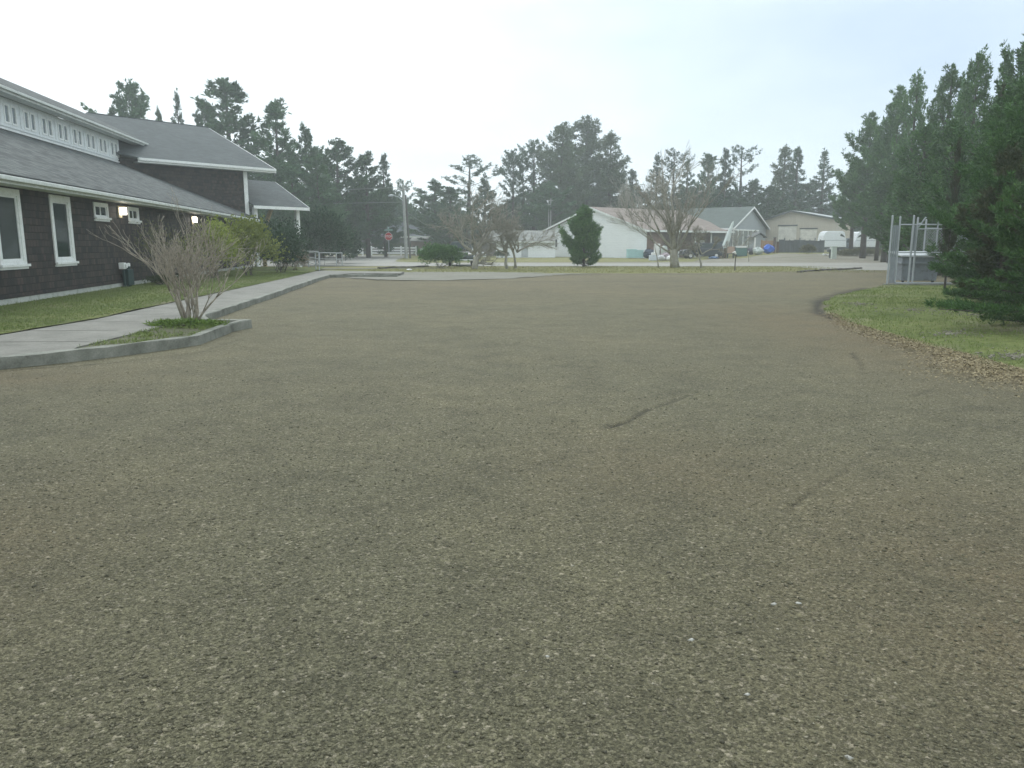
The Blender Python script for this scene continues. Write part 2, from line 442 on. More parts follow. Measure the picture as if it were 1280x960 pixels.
lawnR = [gp(*q) for q in [(1107, 357), (1072, 364), (1045, 370), (1031, 378), (1029, 385), (1034, 392), (1060, 406), (1095, 416), (1135, 427), (1185, 440), (1235, 455), (1282, 468)]]
lawnR += [(7.2, 8.2), (8.6, 6.0), (10, 2), (12, -8), (60, -8), (60, 40), (19.5, 30.2), (17.1, 29.5)]
def offset_line_(p): return [(a-.12, b) for a, b in p]
scr = [([gp(760, 534), gp(785, 527), gp(805, 514), gp(835, 503), (gp(872, 490))], 0.034, 1.0),
       ([gp(990, 632), gp(1022, 610), gp(1060, 590)], 0.02, 0.6), ([gp(1065, 441), gp(1075, 452), gp(1078, 462)], 0.05, 0.6),
       ([gp(1140, 496), gp(1160, 490), gp(1178, 480)], 0.03, 0.4), ([gp(0, 465), gp(60, 459), gp(130, 454), gp(250, 441), gp(300, 425)], 0.05, 0.6),
       ([gp(980, 640), gp(1030, 604), gp(1090, 565), gp(1150, 530)], 0.03, 0.3), (offset_line_([gp(*q) for q in [(1088, 360), (1060, 365.5), (1040, 371), (1029, 378), (1027, 385), (1034, 392), (1052, 400)]]), 0.22, 1.0), ([gp(560, 352), gp(700, 352), gp(840, 352)], 0.5, 0.22),
       ([gp(300, 377), gp(380, 360), gp(450, 358)], 0.3, 0.25), ([gp(640, 590), gp(720, 566), gp(800, 560)], 0.08, 0.15), ([gp(740, 343), gp(880, 343)], 0.4, 0.3)]
def soil_fn(x, y):
    s = np.zeros(np.shape(x))
    d, _ = seg_dist(x, y, [p for p in lawnR[5:15]])
    s = np.maximum(s, np.exp(-(d/np.where(y < 14, 1.15, .6))**2)*0.8)
    s = np.maximum(s, 0.6*np.exp(-(((x-2.8)/1.5)**2+((y-3.1)/1.9)**2)))
    s = np.maximum(s, 0.6*np.exp(-(((x-6.3)/1.9)**2+((y-14)/7)**2)))
    s = np.maximum(s, 0.55*np.exp(-(((x+3.2)/1.0)**2+((y-3.3)/1.5)**2)))
    s = np.maximum(s, 0.5*np.exp(-(((x+6.4)/1.5)**2+((y-9.2)/0.8)**2)))
    s = np.maximum(s, 0.35*np.exp(-(((x-1.2)/1.2)**2+((y-5.2)/1.2)**2)))
    s = np.maximum(s, 0.28*sstep(16, 30, y))
    return s
ys = np.concatenate([np.arange(-6, 1.5, 0.5), np.arange(1.5, 12, 0.035), np.arange(12, 24, 0.09), np.arange(24, 47.5, 0.3)])
def lot_rows():
    lot = [(-40, -6), (26, -6), (30, 30), gp(1130, 337), gp(1102, 338), gp(1060, 337), gp(1010, 339), gp(900, 341.5), gp(700, 342), gp(497, 343), gp(415, 343.5), (-12, 41), (-14, 30), (-40, 10)]
    Vs, Fs, sc_, so_ = [], [], [], []
    xs_ = np.concatenate([np.arange(-40, -9, 1.0), np.arange(-9, 9, 0.045), np.arange(9, 31, 0.35)])
    X, Y = np.meshgrid(xs_, ys)
    Z = 0.012*np.sin(X*0.9+0.4*Y)*np.cos(0.7*Y+0.3*X)+0.006*np.sin(3.1*X+1.3*Y)*np.sin(2.3*Y-X)
    S = np.zeros(X.shape)
    for pts, w, st in scr:
        d, t = seg_dist(X, Y, pts)
        wob = w*(0.55+0.5*np.sin(t*9+pts[0][0])**2)
        k = np.exp(-(d/wob)**2)*(1-(0.65 if w < .2 else .1)*t)
        S = np.maximum(S, st*k); Z -= 0.012*st*k
        Z += 0.010*st*np.exp(-((d-2.0*wob)/wob)**2)
    return X, Y, Z, S, inside(lot, X, Y), xs_
X, Y, Z, S, inn, xs_ = lot_rows()
nr, nc = X.shape
V = np.stack([X, Y, Z], -1).reshape(-1, 3)
ii, jj = np.meshgrid(np.arange(nr-1), np.arange(nc-1), indexing='ij'); a = (ii*nc+jj)
ok = inn[:-1, :-1] | inn[1:, 1:] | inn[1:, :-1] | inn[:-1, 1:]
a = a[ok]; F = np.stack([a, a+1, a+nc+1, a+nc], 1)
used = np.zeros(len(V), bool); used[F.ravel()] = True; remap = np.cumsum(used)-1
lotobj = np_mesh('gravel_lot', V[used], remap[F], M_gravel, smooth=True, attr={'soil': soil_fn(X, Y).ravel()[used], 'scrape': S.ravel()[used]})
tag(lotobj, kind='structure')

def sheet(name, pts, z, mat, thick=0.0, kind='structure', rough_edge=0.0, sub=0.5):
    """flat polygon (world xy) slightly above what lies below; ragged edge if wanted"""
    P = []
    n = len(pts)
    for i in range(n):
        a = np.array(pts[i], float); b = np.array(pts[(i+1) % n], float); L = np.linalg.norm(b-a)
        m = max(1, int(L/sub)) if rough_edge else 1
        for k in range(m):
            q = a+(b-a)*k/m
            if rough_edge: q = q+rng.normal(0, rough_edge, 2)
            P.append(q)
    mb = MB()
    if thick: mb.prism([(q[0], q[1], z-thick) for q in P], (0, 0, thick))
    else: mb.poly([(q[0], q[1], z) for q in P])
    me = bpy.data.meshes.new(name); me.from_pydata(mb.v, [], mb.f); me.materials.append(mat); me.update()
    o = bpy.data.objects.new(name, me); link(o); tag(o, kind=kind)
    return o

KH = 0.14
# sidewalk slab and kerb
kerb_line = [(-4.6-5.6, 4.2)] + [gp(q[0], q[1], KH) for q in [(-60, 455), (0, 449), (97, 438), (170, 430.5), (250, 420.5), (272, 412), (290, 405), (314, 400)]]
back_line = [gp(q[0], q[1], KH) for q in [(314, 400), (262, 399.5), (256, 394), (300, 380), (335, 369), (370, 357), (395, 348.5), (412, 343.5)]]
far_kerb = [gp(q[0], q[1], KH) for q in [(412, 343.5), (440, 343.2), (497, 343.0)]]
inner = [gp(q[0], q[1], KH) for q in [(395, 339), (370, 345), (320, 356), (245, 372), (180, 386), (120, 399), (60, 409), (0, 419)]] + [(-11.5, 6.0), (-11.8, -6)]
def offset_line(pts, d):
    out = []
    for i in range(len(pts)):
        a = np.array(pts[max(i-1, 0)]); b = np.array(pts[min(i+1, len(pts)-1)]); t = (b-a)/np.linalg.norm(b-a)
        out.append(tuple(np.array(pts[i])+d*np.array([-t[1], t[0]])))
    return out
def kerb(name, pts, w, h, z0=-0.05, mat=M_kerb, jitter=0.006, closed_end=True):
    P = []
    for i in range(len(pts)-1):
        a = np.array(pts[i]); b = np.array(pts[i+1]); m = max(1, int(np.linalg.norm(b-a)/0.35))
        P += [a+(b-a)*k/m for k in range(m)]
    P.append(np.array(pts[-1]))
    L = offset_line([tuple(p) for p in P], w)
    prof = [(0.0, z0), (0.0, h-0.02), (0.02, h), (0.93, h), (1.0, h-0.01), (1.0, z0)]
    Vv, Ff = [], []
    for i, (p, q) in enumerate(zip(P, L)):
        for u, z in prof:
            x = p[0]+(q[0]-p[0])*u; y = p[1]+(q[1]-p[1])*u
            Vv.append((x+random.gauss(0, jitter), y+random.gauss(0, jitter), z+random.gauss(0, jitter)))
    k = len(prof)
    for i in range(len(P)-1):
        for j in range(k-1): Ff.append((i*k+j, (i+1)*k+j, (i+1)*k+j+1, i*k+j+1))
    Ff = [tuple(f) for f in Ff]
    mb = MB(); mb.add(Vv, Ff + [tuple(range(k)), tuple(range((len(P)-1)*k, len(P)*k))[::-1]])
    o = mb.build(name, mat); tag(o, kind='structure'); return o
kerb('planter_kerb', kerb_line, 0.17, KH+0.012)
kerb('sidewalk_kerb', back_line[1:] + far_kerb[1:], 0.15, KH+0.008)
kerb('planter_end_kerb', [kerb_line[-1], back_line[1]], 0.14, KH+0.01)
planter_in = [gp(q[0], q[1], KH) for q in [(97, 433.5), (219, 404)]]
walk = [(-10.4, -6), (-10.15, 4.2)] + offset_line(kerb_line, 0.15)[1:4] + [planter_in[0], planter_in[1]] + [gp(238, 400, KH)] + offset_line(back_line, 0.13)[2:] + [gp(440, 341.6, KH), gp(500, 341.7, KH), gp(505, 339.4, KH), gp(430, 338.6, KH), gp(405, 338, KH)] + inner
sheet('sidewalk', walk, KH, M_conc, thick=0.16)
pl_soil = [planter_in[0]] + offset_line(kerb_line, 0.15)[4:-1] + [gp(285, 401, KH), gp(240, 401, KH), planter_in[1]]
sheet('planter_soil', pl_soil, KH-0.02, M_soil)
# tooled joints across the walk
def joints():
    mb = MB(); lo = [(-8.0, 12.0), (-7.1, 17.5), (-8.13, 29.1), (-9.84, 41.4)]
    ri = [gp(0, 449, KH)]+[(-6.9, 12.3)]
    for yy in np.arange(8.5, 41, 1.55):
        xo = np.interp(yy, [8, 10.3, 12, 14, 15.6, 17.7, 29, 41], [-6.3, -6.15, -6.35, -6.9, -7.2, -7.3, -8.25, -9.9]); xi = np.interp(yy, [6, 13.4, 16.4, 38], [-11.4, -9.05, -8.95, -10.7])
        if yy < 12.2: xo -= .0
        mb.quad((xi+.03, yy-.012-.1, KH+.003), (xo-.12, yy-.012, KH+.003), (xo-.12, yy+.012, KH+.003), (xi+.03, yy+.012-.1, KH+.003))
    tag(mb.build('sidewalk_joints', M_berm), kind='structure')
joints()
# left lawn between walk and building
lawnL = [gp(395, 339, .1), gp(370, 345.5, .1), gp(320, 356.5, .1), gp(245, 372.5, .1), gp(180, 386.5, .1), gp(120, 399.5, .1), gp(60, 409.5, .1), gp(0, 419.5, .1), (-11.4, 6), (-11.7, -6), (-30, -6), (-30, 20), (-15, 38), (-19, 52), (-12, 50)]
sheet('lawn', lawnL, 0.13, M_lawn, rough_edge=0.03, sub=0.4)
# right lawn: a slightly domed sheet with a ragged edge
def dome_lawn():
    P = []
    for i in range(len(lawnR)):
        a = np.array(lawnR[i]); b = np.array(lawnR[(i+1) % len(lawnR)]); L = np.linalg.norm(b-a)
        m = max(1, int(L/0.22)) if i < 12 else max(1, int(L/2))
        for k in range(m): P.append(a+(b-a)*k/m+rng.normal(0, 0.05 if i < 13 else 0, 2))
    xs_ = np.arange(6, 60, 0.3); ysr = np.arange(-8, 40, 0.3)
    poly = [tuple(p) for p in P]
    X, Y = np.meshgrid(xs_, ysr); inn = inside(poly, X, Y)
    d, _ = seg_dist(X, Y, poly[:int(len(poly))])
    Z = 0.01+0.10*(1-np.exp(-d/1.3))+0.015*np.sin(1.7*X)*np.cos(1.3*Y+X)
    # boundary ring triangulated with delaunay
    from mathutils.geometry import delaunay_2d_cdt
    sel = inn & (d > 0.12)
    pts = [Vector(p) for p in poly]+[Vector((a, b)) for a, b in zip(X[sel], Y[sel])]
    n = len(poly)
    vo, eo, fo, _, _, _ = delaunay_2d_cdt(pts, [(i, (i+1) % n) for i in range(n)], [list(range(n))], 1, 1e-4)
    vx = np.array([[v.x, v.y] for v in vo]); d2, _ = seg_dist(vx[:, 0], vx[:, 1], poly+[poly[0]])
    vz = 0.012+0.10*(1-np.exp(-d2/1.3))+0.015*np.sin(1.7*vx[:, 0])*np.cos(1.3*vx[:, 1]+vx[:, 0])
    me = bpy.data.meshes.new('lawn_island'); me.from_pydata([(p[0], p[1], z) for p, z in zip(vx, vz)], [], [tuple(f) for f in fo]); me.materials.append(M_lawn); me.update()
    for p in me.polygons: p.use_smooth = True
    if me.polygons[0].normal.z < 0: me.flip_normals()
    o = bpy.data.objects.new('lawn_island', me); link(o); tag(o, kind='structure')
    return poly
lawnR_poly = dome_lawn()
def lawnR_z(x, y):
    d2, _ = seg_dist(x, y, lawnR_poly+[lawnR_poly[0]])
    return 0.012+0.10*(1-np.exp(-d2/1.3))+0.015*np.sin(1.7*x)*np.cos(1.3*y+x)
# far strips
sheet('gravel_pad', [gp(*q) for q in [(416, 346), (470, 350.5), (560, 350.8), (640, 348.5), (700, 344), (745, 342.5), (640, 341.8), (497, 343)]], 0.024, M_pad, rough_edge=0.2)
sheet('far_path', [gp(*q) for q in [(500, 343.2), (560, 342.6), (645, 341.8), (690, 341.2), (600, 339.8), (500, 340.2)]], 0.008, M_pad, rough_edge=0.12)
sheet('road', [(-90, 57.5), (-30, 57.3), (-3, 57.5), (10, 57.2), (20, 57), (21, 52), (19.5, 48.6), (25, 48.2), (30, 49), (42, 56), (80, 58), (80, 68), (20, 67.5), (6, 66), (-6, 67), (-11, 72), (-15, 112), (-25, 112), (-28, 75), (-90, 72)], -0.010, M_road, rough_edge=0.25, sub=2)
sheet('gravel_shoulder', [(-8.5, 66.5), (6, 65.4), (20, 66.9), (30, 67), (24, 69), (16, 72), (8, 71), (-4, 70)], -0.018, M_shoulder, rough_edge=0.3, sub=2)
def yard_patch():
    xs_ = np.arange(14, 62, 0.5); ys_ = np.arange(66.5, 90, 0.5); X, Y = np.meshgrid(xs_, ys_)
    Z = 0.62*sstep(70, 90, Y)*sstep(22, 32, X)-0.016
    wob = 1.2*np.sin(X*.7)+.8*np.sin(X*1.9+1)
    keep = (Y < 86+wob) & (X > 15+.3*(Y-66)+wob*.4)
    nc = len(xs_); ii, jj = np.meshgrid(np.arange(len(ys_)-1), np.arange(nc-1), indexing='ij'); a = (ii*nc+jj)[keep[:-1, :-1]]
    V = np.stack([X, Y, Z], -1).reshape(-1, 3); F = np.stack([a, a+1, a+nc+1, a+nc], 1)
    used = np.zeros(len(V), bool); used[F.ravel()] = True; rm = np.cumsum(used)-1
    tag(np_mesh('yard_gravel', V[used], rm[F], M_shoulder, smooth=True), kind='structure')
yard_patch()
sheet('footpath', [(-22, 50.2), (-12, 50.4), (-4.2, 52.2), (-4.4, 53.2), (-12, 51.9), (-22, 51.8)], 0.0, M_pad, rough_edge=0.06)
# black drainage edge on the verge
for nm, pts in (('drain_edge', [gp(*q) for q in [(1002, 340.6), (1012, 339.3), (1040, 337.6), (1060, 337.0), (1078, 335.6)]]), ('verge_edge', [gp(*q) for q in [(476, 335.8), (500, 334.8), (536, 333.4)]])):
    kerb(nm, pts, 0.30, 0.07, mat=M_berm, jitter=0.02)

# ------------------------------------------------------------------ community building (dark shingled, left)
BO = (-12.39, 18.6); BANG = R(98.3)
bld = thing('community_building', 'long dark shingled building with grey roof, clerestory band and angled wing', 'building', (BO[0], BO[1], 0), BANG)
X0, X1 = -24.0, 33.0
EY, EZ, SY, SZ = -0.6, 3.22, 6.0, 6.12       # eave line, clerestory foot
RSL = (SZ-EZ)/(SY-EY)
def win_holes(mb, x0, x1, z0, z1, holes, y=0.0, t=0.2):
    """wall from x0..x1 with rectangular holes (sorted, disjoint in x)"""
    cur = x0
    for a, b, c, d in holes:
        mb.box(cur, a, y, y+t, z0, z1); mb.box(a, b, y, y+t, z0, c); mb.box(a, b, y, y+t, d, z1); cur = b
    mb.box(cur, x1, y, y+t, z0, z1)
lower_w = [(-4.9, -3.5, 1.06, 2.96), (-2.0, -0.6, 1.06, 2.96), (0.22, 1.60, 1.06, 2.96), (3.34, 4.70, 1.06, 2.96), (6.52, 7.74, 2.42, 2.92), (9.72, 10.86, 2.42, 2.92)]
# wall thickness goes inward; the wall surface sits at y=0
m = MB(); win_holes(m, X0, X1, 0.27, 3.32, lower_w); m.box(X1-0.2, X1, 0.2, 9, 0.27, 3.3); m.build('shingle_wall', M_shingle_wall, bld)
m = MB(); m.box(X0, X1+0.02, -0.025, 0.2, -0.1, 0.268); m.build('foundation', M_found, bld)
m = MB(); m.box(X0, X1, -0.04, -0.002, 0.272, 0.30); m.build('water_table_trim', M_shingle_wall, bld)
M_interior = plain('window_interior', (0.06, 0.065, 0.06), 0.9, var=0.5, scale=1.5)
def window(parent, x0, x1, z0, z1, y=0.0, fw=0.16, sashes=1, sill=True, muntin=None, nm='window'):
    m = MB()
    m.box(x0, x0+fw, y-0.035, y+0.06, z0, z1); m.box(x1-fw, x1, y-0.035, y+0.06, z0, z1)
    m.box(x0+fw, x1-fw, y-0.035, y+0.06, z1-fw*1.1, z1); m.box(x0+fw, x1-fw, y-0.035, y+0.06, z0, z0+fw*0.8)
    w = m.build(nm, M_white, parent, bevel=0.004)
    a, b, c, d = x0+fw, x1-fw, z0+fw*0.8, z1-fw*1.1
    m = MB(); s = min(0.055, fw*0.4)
    m.box(a, a+s, y+0.0, y+0.05, c, d); m.box(b-s, b, y+0.0, y+0.05, c, d); m.box(a+s, b-s, y+0.0, y+0.05, d-s, d); m.box(a+s, b-s, y+0.0, y+0.05, c, c+s)
    if muntin:
        for q in muntin: m.box(a+(b-a)*q-s*0.6, a+(b-a)*q+s*0.6, y+0.0, y+0.05, c+s, d-s)
    m.build('frame', M_white, w)
    m = MB(); m.box(a+s, b-s, y+0.025, y+0.03, c+s, d-s); m.build('pane', M_glass, w)
    if sill:
        m = MB(); m.box(x0-0.05, x1+0.05, y-0.10, y-0.036, z0-0.03, z0+0.035); m.build('sill', M_white, w, bevel=0.004)
        m = MB(); m.box(x0-0.02, x1+0.02, y-0.05, y-0.002, z0-0.09, z0-0.032); m.build('apron', M_white, w)
    return w
for i, (a, b, c, d) in enumerate(lower_w):
    big = i < 4
    window(bld, a, b, c, d, fw=0.15 if big else 0.09, muntin=None if big else [0.5], sill=True)
# room dark behind the glass
m = MB(); m.box(X0+0.3, X1-0.3, 0.9, 0.95, 0.3, 3.2); m.build('inner_partition', M_interior, bld)
# lower roof slab
def roof_slab(name, poly, t, mat, parent):
    m = MB(); m.prism(poly, (0, 0, -t)); return m.build(name, mat, parent)
roof_slab('lower_roof', [(X0, EY, EZ), (X1+0.45, EY, EZ), (X1+0.45, 1.6, EZ+RSL*2.2), (X1-0.9, 3.2, EZ+RSL*3.8), (28.2, SY-0.01, SZ), (X0, SY-0.01, SZ)], 0.07, M_roof, bld)
# shingle courses: the roof edge reads as slightly uneven ridge tabs
m = MB()
m.box(X0, X1+0.46, EY-0.02, EY+0.02, EZ-0.235, EZ-0.075); m.build('fascia_board', M_fascia, bld)
m = MB(); m.box(X0, X1+0.47, EY-0.13, EY-0.022, EZ-0.17, EZ-0.06); m.build('gutter', M_fascia, bld, bevel=0.02)
m = MB(); m.box(X0, X1+0.4, EY+0.022, -0.002, EZ-0.215, EZ-0.19); m.build('soffit', M_fascia, bld)
# clerestory
M_glass2 = glass_mat('clerestory_glass', (0.20, 0.24, 0.26), 0.15)  # sky reflection is put into the pale base colour of these panes
CX1 = 27.95
def fx(px):  # local x of the clerestory plane under picture column px
    c, s = math.cos(BANG), math.sin(BANG); nx_, ny_ = -s, c
    a = (px-640)/960; dy = math.cos(PITCH)+(480-160)/960*math.sin(PITCH)
    t = (SY+BO[0]*nx_+BO[1]*ny_)/(a*nx_+dy*ny_)
    return (a*t-BO[0])*c+(dy*t-BO[1])*s
last = fx(140.2); sp = 1.69
cw = []
k = 0
cent = []
xx = last
while xx > X0+1:
    cent.append(xx); xx -= sp
cent = cent[::-1]
for c_ in cent: cw += [(c_-0.50, c_-0.10, 6.44, 7.16), (c_+0.10, c_+0.50, 6.44, 7.16)]
M_cler = plain('clerestory_paint', (0.72, 0.76, 0.77), 0.6, var=0.05, dirt=(0.58, 0.61, 0.60))
m = MB(); win_holes(m, X0, CX1, SZ-0.4, 7.42, cw, y=SY, t=0.15); m.build('clerestory_wall', M_cler, bld)
for i, (a, b, c, d) in enumerate(cw):
    if b < 4: continue
    m = MB(); s = 0.045
    m.box(a-0.03, a+s, SY-0.03, SY+0.05, c-0.03, d+0.03); m.box(b-s, b+0.03, SY-0.03, SY+0.05, c-0.03, d+0.03); m.box(a+s, b-s, SY-0.03, SY+0.05, d-s, d+0.03); m.box(a+s, b-s, SY-0.03, SY+0.05, c-0.03, c+s)
    w = m.build('clerestory_window', M_white, bld)
    m = MB(); m.box(a+s, b-s, SY+0.02, SY+0.03, c+s, d-s); m.build('pane', M_glass2, w)
m = MB()
for c_ in cent: m.box(c_-0.86, c_-0.80, SY-0.03, SY-0.002, SZ+0.24, 7.3)
m.box(X0, CX1+0.02, SY-0.05, SY-0.002, SZ+0.15, SZ+0.235); m.build('batten_trim', M_cler, bld)
m = MB(); m.box(X0, CX1+0.04, SY-0.10, SY-0.012, SZ+0.0, SZ+0.065); m.build('roof_flashing', M_white, bld)
m = MB(); m.box(X0, CX1-0.2, SY+0.9, SY+0.95, 6.1, 7.4); m.build('inner_partition', M_interior, bld)
# upper roof
UE, UZ, UR, URZ = 5.4, 7.66, 9.5, 9.62
roof_slab('upper_roof', [(X0, UE, UZ), (33.6, UE, UZ), (33.0, UR-0.5, URZ-0.25), (31.5, UR, URZ), (X0, UR, URZ)], 0.07, M_roof, bld)
roof_slab('upper_roof_back', [(X0, UR+0.002, URZ), (31.5, UR+0.002, URZ), (31.5, 13.6, UZ), (X0, 13.6, UZ)], 0.07, M_roof, bld)
m = MB(); m.box(X0, 33.62, UE-0.02, UE+0.02, UZ-0.26, UZ-0.075); m.build('upper_fascia', M_fascia, bld)
m = MB(); m.box(X0, 33.64, UE-0.13, UE-0.022, UZ-0.17, UZ-0.055); m.build('upper_gutter', M_fascia, bld, bevel=0.02)
m = MB(); m.box(X0, 30.0, UE+0.022, SY-0.04, UZ-0.24, UZ-0.21); m.build('upper_soffit', M_fascia, bld)
m = MB(); m.box(X0, X1-2, 12.9, 13.1, 0, 7.5); m.build('back_wall', M_shingle_wall, bld)
m = MB(); m.path([(X1-0.1, EY-0.05, EZ-0.2), (X1-0.1, -0.06, EZ-0.55), (X1-0.1, -0.06, 0.2)], 0.04, 8); m.build('downspout', M_fascia, bld)
# angled wing: local frame W, 45 degrees to the long wing
WO = (-17.14, 51.18); WANG = R(90-39.6)
def W2B(x, y, z):
    wx = WO[0]+x*math.cos(WANG)-y*math.sin(WANG)-BO[0]; wy = WO[1]+x*math.sin(WANG)+y*math.cos(WANG)-BO[1]
    c, s = math.cos(BANG), math.sin(BANG)
    return (wx*c+wy*s, -wx*s+wy*c, z)
class WB(MB):
    def add(s, vs, fs): MB.add(s, [W2B(*v) for v in vs], fs)
WR, WZ = 7.7, 9.82; WE = 6.45; WS = (WZ-WE)/(WR+0.6)
m = WB(); m.prism([(-7.97, 0, 1.5), (0, 0, 1.5), (0, 0, 6.42), (-7.97, 0, 6.42)], (0, 0.2, 0)); m.build('wing_wall', M_shingle_wall, bld)
m = WB(); m.prism([(0, 0.2, 0), (0, 15.2, 0), (0, 15.2, 6.4), (0, WR, WZ-0.15), (0, 0.2, 6.6)], (-0.2, 0, 0)); m.build('wing_gable_wall', M_shingle_wall, bld)
m = WB(); m.prism([(-3.2, 0.0, 0), (0, 0, 0), (0, 0, 1.498), (-3.2, 0, 1.498)], (0, 0.2, 0)); m.build('wing_lower_wall', M_shingle_wall, bld)
m = WB(); m.prism([(-7.2, -0.6, WE), (1.75, -0.6, WE), (1.95, WR, WZ), (-6.3, WR, WZ), (-12, 2.3, WE+WS*2.9)], (0, 0, -0.08)); m.build('wing_roof', M_roof2, bld)
m = WB(); m.prism([(1.95, WR+0.002, WZ), (1.75, 16, WE), (-10, 16, WE), (-6.3, WR+0.002, WZ)], (0, 0, -0.08)); m.build('wing_roof_back', M_roof2, bld)
m = WB(); m.box(-7.22, 1.77, -0.64, -0.602, WE-0.27, WE-0.03); m.box(-7.2, 1.75, -0.75, -0.642, WE-0.16, WE-0.02); m.build('wing_fascia', M_white, bld)
m = WB(); m.box(-7.2, 1.70, -0.598, -0.002, WE-0.26, WE-0.23); m.build('wing_soffit', M_fascia, bld)
m = WB(); m.prism([(1.76, -0.62, WE-0.28), (1.76, -0.62, WE-0.01), (1.96, WR, WZ-0.01), (1.96, WR, WZ-0.3)], (0.05, 0, 0)); m.build('rake_board', M_white, bld)
m = WB(); m.box(-0.24, 0.03, -0.035, -0.002, 3.0, WE-0.262); m.box(0.002, 0.035, 0.0, 0.25, 3.0, WE-0.262); m.build('corner_board', M_white, bld)
m = WB(); m.prism([(-6.3, WR, WZ+0.005), (1.96, WR, WZ+0.005), (1.96, WR+0.15, WZ-0.05), (-6.3, WR+0.15, WZ-0.05)], (0, 0, 0.05)); m.build('ridge_cap', M_roof, bld)
# porch roof beyond the wing
m = WB(); m.prism([(0.0, -0.6, 4.08), (4.25, -0.6, 4.08), (4.55, 3.7, 6.02), (2.4, 3.7, 6.02), (0.04, 3.7, 6.02)], (0, 0, -0.08)); m.build('porch_roof', M_roof2, bld)
m = WB(); m.prism([(0.04, 3.702, 6.02), (4.55, 3.702, 6.02), (4.25, 8.0, 4.08), (0.04, 8.0, 4.08)], (0, 0, -0.08)); m.build('porch_roof_back', M_roof2, bld)
m = WB(); m.box(0.0, 4.28, -0.64, -0.602, 3.85, 4.05); m.build('porch_fascia', M_white, bld)
m = WB(); m.prism([(4.26, -0.62, 3.82), (4.26, -0.62, 4.06), (4.56, 3.7, 6.0), (4.56, 3.7, 5.75)], (0.05, 0, 0)); m.build('rake_board', M_white, bld)
for (x, y) in ((0.45, 0.0), (3.7, 0.0), (3.7, 7.2)):
    m = WB(); m.box(x-0.13, x+0.13, y-0.13, y+0.13, 0, 3.98); m.build('porch_post', M_white, bld, bevel=0.01)
M_tanwood = plain('tan_timber', (0.36, 0.29, 0.17), 0.8, var=0.2)
m = WB(); m.path([(1.55, 0.8, 2.0), (1.85, 0.8, 3.1), (2.2, 0.8, 3.95)], 0.16, 6); m.path([(1.5, 0.8, 0), (1.55, 0.8, 2.0)], 0.16, 6); m.build('porch_brace', M_tanwood, bld)
m = WB(); m.box(0.2, 0.35, 5.6, 7.9, 0, 3.95); m.box(0.35, 4.2, 7.7, 7.9, 0, 3.95); m.build('porch_back_wall', M_shingle_wall, bld)

def B2W(x, y):
    c, s = math.cos(BANG), math.sin(BANG)
    return (BO[0]+x*c-y*s, BO[1]+x*s+y*c)
# lit wall lamps
M_lamp = emit_mat('lamp_glow', (1.0, 0.93, 0.80), 6.0)
M_brass = plain('lamp_box', (0.42, 0.36, 0.24), 0.6)
def wall_lamp(lx, lz, label):
    x, y = B2W(lx, 0)
    t = thing('wall_lamp', label, 'wall lamp', (x, y, lz), BANG, 'lit lamps under the eave')
    m = MB(); m.box(-0.22, 0.10, -0.06, -0.012, -0.24, 0.16); m.build('backplate', M_brass, t)
    m = MB(); m.box(-0.10, 0.10, -0.24, -0.062, 0.11, 0.15); m.build('lamp_bracket', M_brass, t)
    m = MB(); m.box(-0.085, 0.085, -0.23, -0.064, -0.135, 0.105); m.build('lamp_shade', M_lamp, t, bevel=0.02)
    return t
wall_lamp(8.85, 2.74, 'lit square wall lamp between the two small windows, left of the two')
wall_lamp(18.5, 2.74, 'lit wall lamp seen above the bare shrub, farther of the two')
# utility meter
x, y = B2W(8.35, -0.05)
t = thing('utility_meter', 'white meter head with dark green pipes against shingled wall', 'utility meter', (x, y, 0.13), BANG)
m = MB(); m.box(-0.28, -0.05, -0.22, -0.03, 0.62, 0.84); m.box(-0.22, -0.10, -0.28, -0.222, 0.66, 0.8); m.build('meter_head', M_white, t, bevel=0.02)
M_pipe = plain('dark_green_pipe', (0.02, 0.05, 0.05), 0.6)
m = MB()
m.path([(-0.16, -0.15, 0.62), (-0.16, -0.15, 0.0)], 0.03, 8)
m.path([(0.1, -0.15, 0.0), (0.1, -0.15, 0.72), (0.0, -0.15, 0.74), (-0.05, -0.15, 0.73)], 0.03, 8); m.path([(0.35, -0.15, 0.0), (0.35, -0.15, 0.7)], 0.05, 8)
m.build('pipe', M_pipe, t)
m = MB(); m.box(0.02, 0.55, -0.24, -0.03, 0.05, 0.60); m.build('cabinet', M_pipe, t, bevel=0.02)
m = MB(); m.lathe([(0.06, 0), (0.06, 0.1), (0.02, 0.12)], 12, (0.35, -0.15, 0.7)); m.build('cap', M_white, t)

# ------------------------------------------------------------------ ramp handrails
def handrail(pts, h, label, z0=0.12, rails=(1.0, 0.62, 0.3)):
    b = pts[0]; t = thing('handrail', label, 'railing', (b[0], b[1], z0), 0, 'handrails of the ramp')
    P = [Vector((p[0]-b[0], p[1]-b[1], 0)) for p in pts]
    for r in rails:
        m = MB(); m.path([p+Vector((0, 0, h*r)) for p in P], 0.04 if r == 1.0 else 0.03, 8); m.build('rail', M_galv, t)
    for p in P:
        m = MB(); m.tube(p, p+Vector((0, 0, h)), 0.036, n=8); m.build('post', M_galv, t)
    return t
handrail([gp(378, 335), gp(386, 336), gp(395, 339.5), gp(399.5, 340.5)], 1.02, 'near pipe handrail of the ramp beside tan ornamental grass')
handrail([gp(385, 332.5), gp(400, 333), gp(421, 334), gp(428, 333.6)], 0.86, 'far low pipe handrail reaching toward the white rail fence', rails=(1.0, 0.5))

